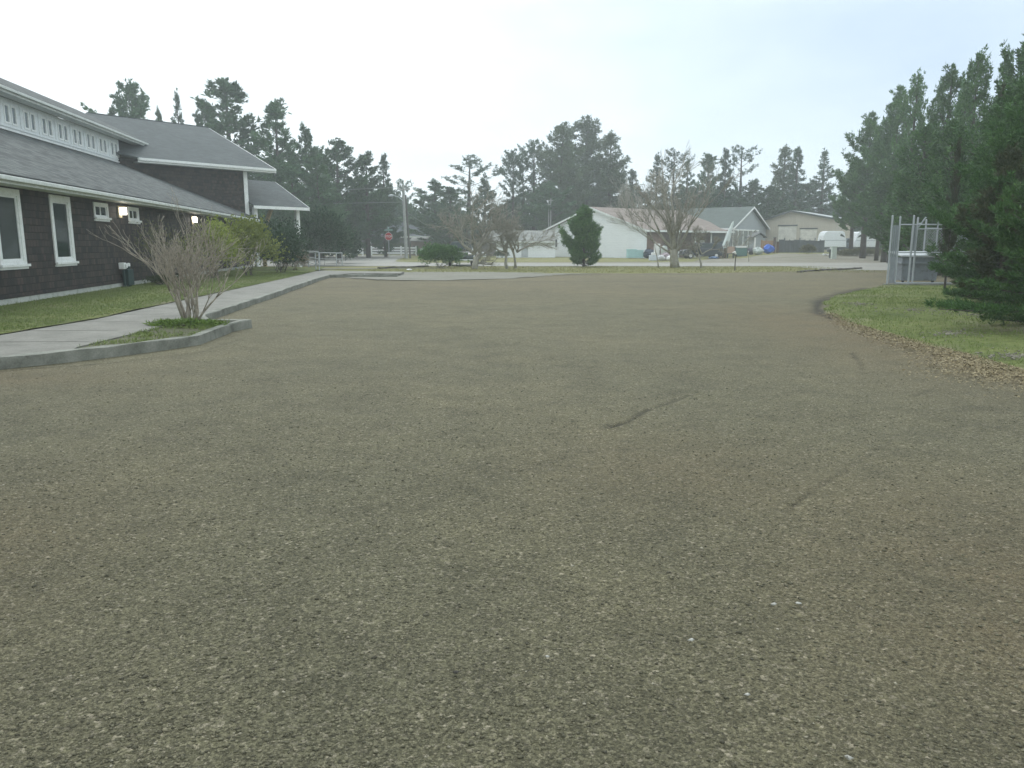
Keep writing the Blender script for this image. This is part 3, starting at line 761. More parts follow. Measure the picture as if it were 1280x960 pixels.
# ------------------------------------------------------------------ white rail fences
def rail_fence(p0, p1, n, label, h=1.25, extra=True):
    b = p0; t = thing('rail_fence', label, 'fence', (b[0], b[1], 0), math.atan2(p1[1]-p0[1], p1[0]-p0[0]), 'white rail fences along the side street')
    L = math.hypot(p1[0]-p0[0], p1[1]-p0[1])
    for i in range(n+1):
        m = MB(); m.box(L*i/n-0.08, L*i/n+0.08, -0.08, 0.08, 0, h+0.08); m.build('post', M_whitefence, t)
    for z in (0.35, 0.72, 1.08):
        m = MB(); m.box(0, L, -0.12, -0.082, z-0.13, z+0.09); m.build('rail', M_whitefence, t)
    return t
M_whitefence = plain('white_fence_paint', (0.78, 0.80, 0.80), 0.5, var=0.05)
rail_fence((xat(436, 112), 112), (xat(453, 111), 111), 1, 'short white three rail fence section left of the hedge gap')
rail_fence((xat(464, 112), 112), (xat(520, 110), 110), 3, 'long white three rail fence behind the stop sign')
rail_fence((xat(412, 113), 113), (xat(426, 112.5), 112.5), 1, 'white rail fence end half hidden behind the dark evergreens')

# ------------------------------------------------------------------ stop sign
sx, sy = xat(486, 95), 95
t = thing('stop_sign', 'red octagonal stop sign with street name blades on top', 'stop sign', (sx, sy, 0))
m = MB(); m.box(-0.035, 0.035, -0.03, 0.03, 0, 3.15); m.build('post', M_galv, t)
def octa(r, y0, y1, zc):
    m = MB(); m.prism([(r*math.cos(R(22.5+45*i)), y0, zc+r*math.sin(R(22.5+45*i))) for i in range(8)], (0, y1-y0, 0)); return m
M_red = plain('sign_red', (0.55, 0.03, 0.035), 0.5, var=0.06); M_signw = plain('sign_white', (0.8, 0.8, 0.8), 0.5, var=0.04)
octa(0.50, -0.05, -0.035, 2.5).build('sign_border', M_signw, t)
octa(0.465, -0.056, -0.052, 2.5).build('sign_face', M_red, t)
def text_mesh(txt, size, mat, parent, loc, rot, name='lettering', ext=0.004):
    cu = bpy.data.curves.new(name, 'FONT'); cu.body = txt; cu.size = size; cu.extrude = ext; cu.align_x = 'CENTER'; cu.align_y = 'CENTER'
    cu.offset = size*0.012
    tmp = bpy.data.objects.new('tmp', cu); COL.objects.link(tmp)
    me = bpy.data.meshes.new_from_object(tmp, depsgraph=bpy.context.evaluated_depsgraph_get())
    bpy.data.objects.remove(tmp)
    me.name = name; me.materials.clear(); me.materials.append(mat)
    o = bpy.data.objects.new(name, me); link(o, parent); o.location = loc; o.rotation_euler = rot; return o
text_mesh('STOP', 0.36, M_signw, t, (0, -0.064, 2.5), (R(90), 0, 0))
M_blade = plain('street_blade', (0.25, 0.42, 0.38), 0.5)
m = MB(); m.box(-0.55, 0.5, -0.015, 0.015, 3.17, 3.37); m.build('street_name_blade', M_blade, t)
m = MB(); m.box(-0.015, 0.015, -0.5, 0.55, 3.40, 3.60); m.build('street_name_blade', M_blade, t)

# ------------------------------------------------------------------ utility pole and wires
M_polewood = plain('weathered_pole', (0.30, 0.31, 0.30), 0.85, var=0.2, scale=2)
px_, py_ = xat(509, 88), 88
t = thing('utility_pole', 'tall weathered utility pole with street light arm beside the stop sign', 'utility pole', (px_, py_, 0))
m = MB(); m.tube((-0.12, 0, 0), (-0.30, 0, 8.1), 0.2, 0.14, 10); m.build('pole', M_polewood, t)
m = MB(); m.tube((0.30, 0.1, 0), (-0.08, 0.1, 7.0), 0.11, 0.1, 8); m.build('brace_pole', plain('dark_pole', (0.09, 0.085, 0.08), 0.9), t)
m = MB(); m.path([(-0.3, -0.1, 6.3), (-0.8, -0.1, 6.75), (-1.3, -0.1, 6.9)], 0.035, 6); m.build('lamp_arm', M_galv, t)
m = MB(); m.lathe([(0.03, -0.5), (0.12, -0.3), (0.13, 0.0), (0.06, 0.15)], 10); 
l = m.build('lamp_head', M_galv, t); l.rotation_euler = (0, R(85), 0); l.location = (-1.5, -0.1, 6.92)
m = MB(); m.box(-1.0, 0.5, -0.22, -0.10, 7.5, 7.62)
for q in (-0.9, -0.55, 0.1, 0.42): m.tube((q, -0.16, 7.62), (q, -0.16, 7.76), 0.04, n=6)
m.build('crossarm', M_polewood, t)
M_wire = plain('wire', (0.25, 0.26, 0.27), 0.6)
def wire(name, a, b, sag, label, r=0.018):
    P = []
    for i in range(25):
        s = i/24; p = Vector(a).lerp(Vector(b), s); p.z -= sag*4*s*(1-s); P.append(p-Vector(a))
    m = MB(); m.path(P, r, 4); o = m.build(name, M_wire, None, loc=a); tag(o, label, 'wire', 'overhead wires'); return o
wire('overhead_wire', (px_-0.9, py_-0.2, 7.78), (-62, 76, 6.6), 0.5, 'upper overhead wire crossing the dark pines left of the pole')
wire('overhead_wire', (px_-0.3, py_-0.2, 6.2), (-62, 76, 5.6), 0.3, 'lower overhead wire sloping left from the utility pole')
wire('overhead_wire', (px_-0.1, py_+0.2, 5.2), (xat(560, 116), 116, 3.0), 0.3, 'service wire dropping right behind the utility pole', 0.015)
def thin_pole(px, Y, h, label, r=0.1, arm=False, dark=False):
    t = thing('utility_pole', label, 'utility pole', (xat(px, Y), Y, zg(xat(px, Y), Y)))
    m = MB(); m.tube((0, 0, 0), (0.0, 0, h), r, r*0.75, 8); m.build('pole', M_polewood, t)
    m = MB()
    m.box(-0.35, 0.35, -0.16, -0.1, h-0.35, h-0.25); m.build('crossarm', M_polewood, t)
    return t
thin_pole(685.5, 108, 7.2, 'left thinner pole of the pair behind the white house', 0.07)
thin_pole(688, 109, 7.8, 'right thicker pole of the pair behind the white house', 0.11)
thin_pole(913, 118, 8.4, 'thin pale pole rising behind the dark green roof', 0.07)

# ------------------------------------------------------------------ houses across the street
M_siding = bricky('white_lap_siding', (0.84, 0.87, 0.88), (0.87, 0.89, 0.90), (0.68, 0.71, 0.73), 9.0, 0.2, 0.012, 0.6, 0.3, mott=(.95, 1.04))
M_greysiding = bricky('grey_lap_siding', (0.33, 0.36, 0.38), (0.36, 0.39, 0.41), (0.2, 0.22, 0.24), 9.0, 0.2, 0.012, 0.7, 0.3, mott=(.93, 1.06))
M_redroof = bricky('faded_red_roof', (0.185, 0.145, 0.125), (0.23, 0.185, 0.16), (0.14, 0.115, 0.10), 1.1, 0.3, 0.012, 0.8, 0.3, stain=(0.28, 0.245, 0.215))
M_greenroof = bricky('dark_green_roof', (0.055, 0.075, 0.07), (0.075, 0.10, 0.09), (0.04, 0.055, 0.05), 0.5, 0.3, 0.01, 0.8, 0.3)
M_greyroof = bricky('weathered_grey_roof', (0.19, 0.195, 0.185), (0.26, 0.265, 0.25), (0.15, 0.15, 0.15), 0.6, 0.3, 0.01, 0.9, 0.3)
M_tan = bricky('tan_metal_siding', (0.45, 0.41, 0.34), (0.48, 0.44, 0.365), (0.36, 0.33, 0.27), 0.3, 9.0, 0.012, 0.6, 0.2, mott=(.93, 1.06))
M_brick = bricky('brown_brick', (0.15, 0.085, 0.065), (0.22, 0.13, 0.10), (0.16, 0.14, 0.13), 0.4, 0.13, 0.02, 0.9, 0.4)
M_metalroof = bricky('pale_metal_roof', (0.42, 0.45, 0.45), (0.46, 0.49, 0.49), (0.3, 0.33, 0.33), 0.4, 9.0, 0.02, 0.5, 0.3)
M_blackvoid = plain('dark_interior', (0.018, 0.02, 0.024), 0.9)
M_trimdark = plain('dark_eave_trim', (0.07, 0.08, 0.08), 0.7)

def house(name, label, O, ang, W, L, ez, pz, wallm, roofm, base=0.0, peak=None, ov=0.45, rov=0.5, fascia=M_white, wall_l=None, extra=None, side='R', skip_long=False):
    """gable wall lies along local +x (0..W) at y=0, ridge runs along +y for L"""
    t = thing(name, label, 'house', (O[0], O[1], base), ang)
    pk = W/2 if peak is None else peak
    e = ez-base; p = pz-base
    m = MB(); m.prism([(0, 0, -0.4), (W, 0, -0.4), (W, 0, e), (pk, 0, p), (0, 0, e)], (0, 0.2, 0)); m.build('gable_wall', wallm, t)
    m = MB(); m.prism([(0, L, -0.4), (W, L, -0.4), (W, L, e), (pk, L, p), (0, L, e)], (0, -0.2, 0)); m.build('back_wall', wallm, t)
    m = MB(); m.box(0, 0.2, 0.202, L-0.202, -0.4, e-0.02); m.build('side_wall', wallm, t)
    if not skip_long:
        m = MB(); m.box(W-0.2, W, 0.202, L-0.202, -0.4, e-0.02); m.build('side_wall', wall_l or wallm, t)
    for sgn in (0, 1):
        if sgn == 0: xe, dx = 0, -ov; sl = (p-e)/pk
        else: xe, dx = W, ov; sl = (p-e)/(W-pk)
        ze = e-sl*ov
        m = MB(); m.prism([(xe+dx, -rov, ze+0.05), (pk, -rov, p+0.05), (pk, L+rov, p+0.05), (xe+dx, L+rov, ze+0.05)], (0, 0, 0.12)); r = m.build('roof', roofm, t)
        m = MB(); m.prism([(xe+dx, -rov-0.05, ze-0.06), (xe+dx, -rov-0.05, ze+0.15), (pk, -rov-0.05, p+0.15), (pk, -rov-0.05, p-0.06)], (0, 0.045, 0)); m.build('rake_board', fascia, t)
        x_a = xe+dx+(0.002 if sgn else -0.05)
        m = MB(); m.box(x_a, x_a+0.048, -rov, L+rov, ze-0.08, ze+0.14); m.build('fascia_board', fascia, t)
    return t
def local_pt(t, wx, wy):
    d = Vector((wx-t.location.x, wy-t.location.y)); c, s = math.cos(t.rotation_euler.z), math.sin(t.rotation_euler.z)
    return (d.x*c+d.y*s, -d.x*s+d.y*c)

# white house with red roof.  nearest corner A, gable runs left/away
A = (15.4, 90.0)
ga = math.atan2(0.77, -0.64)  # direction of the gable wall going left
W = 17.2
farA = (A[0]+math.cos(ga)*W, A[1]+math.sin(ga)*W)
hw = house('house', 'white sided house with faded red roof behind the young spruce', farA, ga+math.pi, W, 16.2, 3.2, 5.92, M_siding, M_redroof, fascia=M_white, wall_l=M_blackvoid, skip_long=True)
# long side under the roof: brick part, dark carport with posts
m = MB(); m.box(W-0.2, W-0.0, 0.202, 3.2, -0.2, 2.95); m.build('brick_wall', M_brick, hw)
m = MB(); m.box(W-2.4, W-2.2, 3.2, 15.9, -0.2, 3.0); m.box(W-2.2, W-0.2, 3.2, 3.35, -0.2, 3.0); m.build('carport_wall', M_brick, hw)
for yy in (6.2, 9.4, 12.6, 15.7):
    m = MB(); m.box(W-0.2, W-0.06, yy-0.07, yy+0.07, 0, 2.95); m.build('carport_post', M_white, hw)
m = MB(); m.box(W-2.22, W-2.12, 13.0, 14.0, 0, 2.1); m.build('door', M_white, hw)
# small window high in the gable's left half
lx, ly = local_pt(hw, xat(692, 101.5), 101.5)
wfr = MB(); wfr.box(lx-0.5, lx+0.5, -0.06, -0.005, 1.05, 2.35)
for g_ in ((lx-0.38, lx-0.06), (lx+0.06, lx+0.38)): pass
wd = wfr.build('window', M_white, hw)
m = MB(); m.box(lx-0.36, lx-0.04, -0.075, -0.062, 1.2, 2.2); m.box(lx+0.06, lx+0.36, -0.075, -0.062, 1.2, 2.2); m.build('pane', M_glass, wd)
# low wing on the left of the white house
t = thing('house_wing', 'low white outbuilding with long grey roof left of the white house', 'outbuilding', (xat(620, 95), 95, 0), R(-2))
wl = xat(694, 95)-xat(620, 95)
m = MB(); m.box(0, wl, 0, 3.5, -0.1, 2.0); m.build('wall', M_siding, t)
m = MB(); m.prism([(-1.1, -0.5, 1.8), (wl, -0.5, 1.8), (wl, 2.4, 3.15), (-1.1, 2.4, 3.15)], (0, 0, 0.1)); m.prism([(-1.1, 2.402, 3.15), (wl, 2.402, 3.15), (wl, 4.0, 2.2), (-1.1, 4.0, 2.2)], (0, 0, 0.1)); m.build('roof', M_greyroof, t)
m = MB(); m.box(-1.1, wl, -0.55, -0.502, 1.72, 1.93); m.build('fascia_board', M_fascia, t)
m = MB(); m.box(3.1, 3.9, -0.04, -0.003, 0.05, 1.6); m.build('door', plain('grey_door', (0.45, 0.48, 0.5)), t)

# house with the dark green roof, grey gable
Bc = (28.0, 100.0); zb = 0.55
hg = house('house', 'grey gabled house with dark green roof beside the tan garage', Bc, math.atan2(0.8, 0.6), 13.0, 9.6, 3.65, 6.35, M_greysiding, M_greenroof, base=zb, fascia=M_signw)
m = MB(); m.prism([(0.2, -0.12, -0.2), (9.5, -0.12, -0.2), (9.5, -0.12, 2.75), (0.2, -0.12, 2.75)], (0, 0.1, 0)); m.build('porch_recess', plain('porch_glass_grey', (0.16, 0.18, 0.17), 0.4), hg)
for xx in (0.3, 2.0, 3.8, 5.6, 7.4, 9.2):
    m = MB(); m.box(xx-0.07, xx+0.07, -0.2, -0.122, 0, 2.8); m.build('porch_post', M_white, hg)
m = MB(); m.box(0.1, 9.6, -0.22, -0.122, 2.76, 2.95); m.build('porch_beam', M_white, hg)
# small grey shed in front of it
x, Ys = xat(948.5, 96), 96
t = thing('garden_shed', 'narrow grey shed with small gable roof before the grey house', 'shed', (x, Ys, zg(x, Ys)-0.05), R(12))
m = MB(); m.prism([(-0.5, 0, 0), (0.5, 0, 0), (0.5, 0, 2.0), (0, 0, 2.3), (-0.5, 0, 2.0)], (0, 1.4, 0)); m.build('wall', M_greysiding, t)
m = MB(); m.prism([(-0.95, -0.3, 1.82), (0, -0.3, 2.38), (0, 1.6, 2.38), (-0.95, 1.6, 1.82)], (0, 0, 0.09)); m.prism([(0.95, -0.3, 1.82), (0.002, -0.3, 2.38), (0.002, 1.6, 2.38), (0.95, 1.6, 1.82)], (0, 0, 0.09)); m.build('roof', M_trimdark, t)
m = MB(); m.box(-0.72, -0.55, -0.25, -0.1, 0, 1.85); m.build('post', M_signw, t)

# tan garage
K = (43.4, 105.0); kd = math.atan2(0.6, -0.8); KW = 9.7
farK = (K[0]+math.cos(kd)*KW, K[1]+math.sin(kd)*KW)
zb = 0.6
tg = house('garage', 'tan metal garage with two pale roll-up doors and low roof', farK, kd+math.pi, KW, 9.0, 4.85, 6.0, M_tan, M_metalroof, base=zb, peak=3.8, fascia=M_trimdark)
tg['category'] = 'garage'
M_rolldoor = bricky('roll_up_door', (0.62, 0.60, 0.54), (0.64, 0.62, 0.56), (0.5, 0.48, 0.43), 9, 0.35, 0.01, 0.6, 0.3)
for (pa, pb, zt) in ((967, 989, 3.95), (994, 1014, 3.5)):
    def onl(px):
        dxn, dyn = math.cos(kd), math.sin(kd); k = (px-640)/960*math.cos(PITCH)*1.016
        return (K[0]-k*K[1])/(k*dyn-dxn)
    a, b = KW-onl(pa), KW-onl(pb); a, b = min(a, b), max(a, b)
    m = MB(); m.box(a, b, -0.05, -0.004, 0, zt-zb+0.1); m.build('roll_up_door', M_rolldoor, tg)
    m = MB(); m.box(a-0.1, b+0.1, -0.14, -0.003, zt-zb+0.102, zt-zb+0.26); m.build('door_hood', M_trimdark, tg)
# dark privacy fence
x0_, x1_ = xat(974, 93), xat(1031, 93)
t = thing('privacy_fence', 'dark grey privacy fence in front of the tan garage', 'fence', (x0_, 93, zg(x0_, 93)-0.15), 0)
n = 9
M_dkfence = bricky('dark_grey_boards', (0.085, 0.095, 0.105), (0.105, 0.115, 0.125), (0.05, 0.055, 0.06), 0.15, 9, 0.01, 0.8, 0.3)
for i in range(n):
    m = MB(); w_ = (x1_-x0_)/n; dz = random.uniform(-0.06, 0.06); m.box(i*w_+0.03, (i+1)*w_-0.03, 0, 0.04, 0.0, 1.62+dz-0.012*i); m.build('fence_panel', M_dkfence, t)
    m = MB(); m.box((i)*w_-0.05, (i)*w_+0.05, -0.06, -0.002, 0, 1.85 if i % 3 == 1 else 1.66); m.build('post', M_dkfence, t)

# distant dark roofed house and hedge behind the rail fence
t = thing('house', 'distant low house with broad dark grey roof behind the stop sign', 'house', (xat(478, 125), 125, 0), R(4))
m = MB(); m.box(-5.6, 7.5, 0, 8, 0, 2.9); m.build('wall', plain('dim_wall', (0.10, 0.11, 0.11)), t)
m = MB(); m.prism([(-6.2, -0.6, 2.75), (8.2, -0.6, 2.75), (3.5, 3.8, 5.2), (-5.0, 3.8, 5.2)], (0, 0, 0.12)); m.prism([(-6.2, 8.6, 2.75), (8.2, 8.6, 2.75), (3.5, 3.802, 5.2), (-5.0, 3.802, 5.2)], (0, 0, 0.12)); m.prism([(8.2, -0.6, 2.75), (8.2, 8.6, 2.75), (3.502, 3.8, 5.2)], (0, 0, 0.12)); m.build('roof', plain('slate_roof', (0.105, 0.115, 0.13), 0.9, var=0.15), t)
m = MB(); m.box(-6.2, 8.2, -0.66, -0.602, 2.6, 2.85); m.build('fascia_board', M_fascia, t)
m = MB(); m.box(-2.2, -1.2, -0.05, -0.004, 1.0, 2.2); m.build('window', M_white, t)
t = thing('outbuilding', 'small brown outbuilding with pale roof edge right of the utility pole', 'outbuilding', (xat(527, 112), 112, 0), 0)
m = MB(); m.box(-1.5, 1.3, 0, 3, 0, 2.0); m.build('wall', plain('brown_board_wall', (0.20, 0.15, 0.12)), t)
m = MB(); m.prism([(-1.7, -0.3, 1.95), (1.5, -0.3, 1.95), (1.5, 3.3, 2.5), (-1.7, 3.3, 2.5)], (0, 0, 0.12)); m.build('roof', M_greyroof, t)
m = MB(); m.box(-1.3, -0.5, -0.04, -0.004, 0.2, 1.3); m.build('door', M_trimdark, t)
x, y = xat(527.5, 104), 104
t = thing('electrical_cabinet', 'pale utility cabinet before the small brown outbuilding', 'utility cabinet', (x, y, 0))
m = MB(); m.box(-0.28, 0.28, 0, 0.4, 0.1, 0.98); m.build('cabinet_body', plain('cabinet_green', (0.48, 0.54, 0.48)), t, bevel=0.03)
m = MB(); m.box(-0.32, 0.32, -0.04, 0.44, 0, 0.098); m.build('base', M_conc, t)
t = thing('garden_shed', 'grey brown shed roof seen between the bare fruit trees', 'shed', (xat(611, 108), 108, 0), R(5))
m = MB(); m.box(-1.3, 1.2, 0, 2.5, 0, 1.6); m.build('wall', plain('shed_wall', (0.19, 0.17, 0.15)), t)
m = MB(); m.prism([(-1.6, -0.3, 1.5), (1.5, -0.3, 1.5), (0.5, 1.2, 2.3), (-0.6, 1.2, 2.3)], (0, 0, 0.1)); m.build('roof', plain('shed_roof', (0.17, 0.16, 0.16)), t)

# ------------------------------------------------------------------ dumpster enclosure
ex, ey = gp(1107, 356); EW = gp(1186, 356)[0]-ex
enc = thing('dumpster_enclosure', 'galvanised chain link enclosure with slatted panels round the dumpster', 'enclosure', (ex, ey-0.1, 0.02), R(-1.5))
M_slat = plain('pale_fence_slats', (0.27, 0.30, 0.33), 0.55, 0.1, var=0.12, scale=5)
def E(pxo): return (pxo-1107)/(1186-1107)*EW
def slats(x0, x1, y0, y1, z0, z1, nm='slat_panel'):
    m = MB(); L = math.hypot(x1-x0, y1-y0); n = max(2, int(L/0.085)); dx, dy = (x1-x0)/n, (y1-y0)/n
    for i in range(n):
        a, b = x0+dx*i, y0+dy*i
        m.prism([(a+dx*0.08, b+dy*0.08, z0), (a+dx*0.92, b+dy*0.92, z0), (a+dx*0.92, b+dy*0.92, z1+random.uniform(-.02, .02)), (a+dx*0.08, b+dy*0.08, z1)], (0.004, 0.012, 0))
    m.build(nm, M_slat, enc)
def mesh_panel(x0, y0, x1, y1, z0, z1):
    m = MB(); L = math.hypot(x1-x0, y1-y0); H_ = z1-z0; s = 0.11
    k = -H_
    while k < L:
        for sg in (0, 1):
            a0, b0 = max(k, 0), max(0, -k); a1, b1 = min(k+H_, L), min(H_, L-k)
            if a1-a0 > 0.02:
                za, zb_ = (z0+b0, z0+b1) if sg == 0 else (z1-b0, z1-b1)
                m.tube((x0+(x1-x0)*a0/L, y0+(y1-y0)*a0/L, za), (x0+(x1-x0)*a1/L, y0+(y1-y0)*a1/L, zb_), 0.0035, n=3, cap=False)
        k += s
    m.build('wire_mesh', M_galv, enc)
def epost(x, y, h, r=0.035):
    m = MB(); m.tube((x, y, 0), (x, y, h), r, n=10); m.tube((x, y, h), (x, y, h+0.03), r*1.1, r*0.4, 10); m.build('post', M_galv, enc, smooth=False)
def erail(x0, y0, x1, y1, z, r=0.024):
    m = MB(); m.tube((x0, y0, z), (x1, y1, z), r, n=8); m.build('rail', M_galv, enc)
TZ = 2.33
epost(0.0, 0, 2.66, 0.036); epost(E(1118), 0.1, 2.62)
slats(0.05, E(1118)-0.04, 0.0, 0.1, 0.05, 2.3, 'gate_slats')
epost(E(1133), 0, 2.66, 0.036); epost(E(1145.5), 0.5, 2.6); epost(E(1179), 0, 2.05, 0.036)
epost(EW+0.9, 0, 2.6); epost(2.9, 3.2, 2.6); epost(EW+1.0, 3.4, 2.6)
erail(E(1118), 0.1, E(1172), 0, TZ); erail(E(1146), 0.5, EW+0.9, 0.4, TZ-0.16); erail(E(1118), 0.1, EW, 0, 1.25); erail(E(1118), 0.05, EW, 0, 0.06); erail(E(1146), 0.5, E(1149), 0.5, TZ+0.05)
m = MB(); m.tube((E(1147), 0.5, TZ-0.1), (E(1152), 0.3, 2.62), 0.03, n=8); m.build('barb_arm', M_galv, enc)
slats(E(1134)+0.03, E(1145.5)-0.04, 0.25, 0.5, 1.3, 2.3)
slats(E(1179), EW+0.9, 0.05, 0.05, 1.1, 2.0)
mesh_panel(E(1146), 0.5, E(1178), 0.5, 1.3, TZ-0.18)
mesh_panel(2.9, 3.2, EW+1.0, 3.4, 0.1, 2.2); erail(2.9, 3.2, EW+1.0, 3.4, 2.25)
m = MB(); m.box(-0.1, EW+0.2, -0.12, 0.16, -0.05, 0.03); m.build('curb', M_kerb, enc)
x, y = xat(1152, 31.8), 31.9
dm = thing('dumpster', 'grey steel dumpster with pale plastic lid inside the enclosure', 'dumpster', (x, y, 0.03), R(-3))
M_dump = plain('dumpster_grey', (0.24, 0.27, 0.30), 0.55, 0.2, var=0.15, scale=2, dirt=(0.13, 0.13, 0.13))
def frustum(m, x0, x1, y0, y1, z0, z1, t):
    m.add([(x0+t, y0+t, z0), (x1-t, y0+t, z0), (x1-t, y1-t, z0), (x0+t, y1-t, z0), (x0, y0, z1), (x1, y0, z1), (x1, y1, z1), (x0, y1, z1)], [(0,3,2,1),(4,5,6,7),(0,1,5,4),(1,2,6,5),(2,3,7,6),(3,0,4,7)])
m = MB(); frustum(m, -0.66, 0.85, 0, 1.2, 0.08, 1.02, 0.05); m.build('bin_body', M_dump, dm, bevel=0.015)
m = MB(); m.box(-0.70, 0.89, -0.05, 1.22, 0.76, 0.84); m.build('rib', M_dump, dm, bevel=0.01)
m = MB(); m.prism([(-0.74, -0.1, 1.05), (-0.74, 1.25, 1.22), (-0.74, 1.25, 1.27), (-0.74, -0.1, 1.12)], (1.68, 0, 0)); m.build('lid', plain('lid_plastic', (0.5, 0.53, 0.55), 0.5), dm, bevel=0.015)
for xx in (-0.5, 0.7):
    m = MB(); m.tube((xx-0.03, 0.15, 0.06), (xx+0.03, 0.15, 0.06), 0.06, n=10); m.build('wheel', M_dark, dm)
# ------------------------------------------------------------------ vehicles
def paint(name, col, rough=0.3):
    if name in MATS: return MATS[name]
    m = plain(name, col, rough, 0.0, var=0.05); p = m.node_tree.nodes['Principled BSDF']
    p.inputs['Coat Weight'].default_value = 0.5; p.inputs['Coat Roughness'].default_value = 0.08
    return m
def vehicle(name, label, cat, loc, rz, mat, L=4.5, Wd=1.8, style='sedan'):
    t = thing(name, label, cat, loc, rz); h = Wd/2
    # side profiles (x forward)
    if style == 'sedan':
        low = [(-L/2, 0.45), (-L/2+.05, 0.85), (-L/2+.5, 0.98), (-0.1, 0.98), (L/2-1.2, 0.92), (L/2-.1, 0.72), (L/2, 0.45), (L/2-.05, 0.25), (-L/2+.05, 0.25)]
        cab = [(-L/2+.55, 0.96), (-L/2+1.15, 1.38), (0.35, 1.42), (L/2-1.25, 0.92)]
    elif style == 'suv':
        low = [(-L/2, 0.5), (-L/2+.03, 1.05), (L/2-1.35, 1.08), (L/2-.15, 0.95), (L/2, 0.55), (L/2-.03, 0.32), (-L/2+.03, 0.32)]
        cab = [(-L/2+.05, 1.05), (-L/2+.25, 1.72), (0.55, 1.74), (L/2-1.35, 1.07)]
    else:
        low = [(-L/2, 0.55), (-L/2, 1.05), (L/2-1.4, 1.1), (L/2-.12, 1.02), (L/2, 0.6), (L/2-.03, 0.38), (-L/2, 0.38)]
        cab = [(-0.6, 1.05), (-0.5, 1.74), (0.75, 1.76), (L/2-1.35, 1.08)]
    m = MB(); m.prism([(x, -h, z) for x, z in low], (0, Wd, 0)); m.build('body', mat, t, bevel=0.06)
    m = MB(); n = len(cab); ins = 0.16
    zs = [z for _, z in cab]; zmax = max(zs)
    vs = [(x, -h+0.05+(ins if z > zmax-.3 else 0), z) for x, z in cab]+[(x, h-0.05-(ins if z > zmax-.3 else 0), z) for x, z in cab]
    m.add(vs, [tuple(range(n)), tuple(range(n, 2*n))[::-1]]+[(i, n+i, n+(i+1) % n, (i+1) % n) for i in range(n)])
    m.build('cabin', mat, t, bevel=0.03)
    # side glass
    for sg in (-1, 1):
        m = MB(); b = [(x, z) for x, z in cab]; cx = sum(x for x, z in b)/4; cz = sum(z for x, z in b)/4
        q = [(cx+(x-cx)*0.86, cz+(z-cz)*0.72+0.02) for x, z in b]
        def yy(z): return sg*(h-0.035-ins*max(0, (z-b[0][1])/(zmax-b[0][1])))
        m.poly([(x, yy(z), z) for x, z in (q if sg < 0 else q[::-1])]); m.build('side_window', M_glass, t)
    (xa, za), (xb, zb_) = cab[2], cab[3]
    m = MB(); e = 0.012
    m.poly([(xa+.05+e, -h+0.27, za-.04), (xb-.03+e, -h+0.14, zb_+.05), (xb-.03+e, h-0.14, zb_+.05), (xa+.05+e, h-0.27, za-.04)]); o = m.build('windscreen', M_glass, t); o.location = (0.035, 0, 0.02)
    for sx_ in (-L/2+.85, L/2-.85):
        for sg in (-1, 1):
            m = MB(); m.tube((sx_, sg*(h-0.17), 0.33), (sx_, sg*(h+0.012), 0.33), 0.33, n=18); w = m.build('wheel', M_dark, t, bevel=0.02)
            m = MB(); m.tube((sx_, sg*(h+0.013), 0.33), (sx_, sg*(h+0.02), 0.33), 0.19, n=14); m.build('rim', M_chrome, w)
    for sg in (-1, 1):
        m = MB(); m.box(L/2-.10, L/2-0.0, sg*h*0.72-0.17, sg*h*0.72+0.17, 0.66 if style == 'sedan' else 0.78, 0.80 if style == 'sedan' else 0.94); m.build('headlight', M_chrome, t, bevel=0.02)
    m = MB(); m.box(L/2-.03, L/2+0.015, -h*0.45, h*0.45, 0.62, 0.84); m.build('grille', M_trimdark, t)
    m = MB(); m.box(L/2-.05, L/2+0.07, -h+.05, h-.05, 0.36, 0.50); m.build('bumper', M_chrome if style == 'pickup' else M_trimdark, t, bevel=0.02)
    for sg in (-1, 1):
        m = MB(); m.box(L/2-1.45, L/2-1.33, sg*(h+0.1)-0.09, sg*(h+0.1)+0.09, 1.0, 1.14); m.build('mirror', mat, t, bevel=0.02)
    return t
vehicle('pickup_truck', 'dark green pickup truck facing the lot behind the low juniper', 'pickup truck', (xat(573, 57), 57+2.6, 0), R(-86), paint('dark_green_paint', (0.012, 0.028, 0.026)), 5.2, 1.85, 'pickup')
vehicle('car', 'white car seen behind the thick fruit tree trunk', 'car', (xat(584, 82), 82, 0), R(0), paint('white_paint', (0.75, 0.77, 0.78)), 4.0, 1.7, 'sedan')
vehicle('suv', 'dark blue sport utility vehicle parked at the carport of the red roofed house', 'car', (xat(877, 87.5), 87.5, 0), R(183), paint('navy_paint', (0.012, 0.02, 0.035)), 4.6, 1.85, 'suv')
xx_ = xat(1064, 104)
vehicle('pickup_truck', 'grey blue pickup parked between the two white trailers', 'pickup truck', (xx_, 104, zg(xx_, 104)-0.03), R(175), paint('greyblue_paint', (0.12, 0.15, 0.19)), 5.0, 1.8, 'pickup')
M_trailer = plain('trailer_white', (0.68, 0.71, 0.74), 0.4, var=0.05)
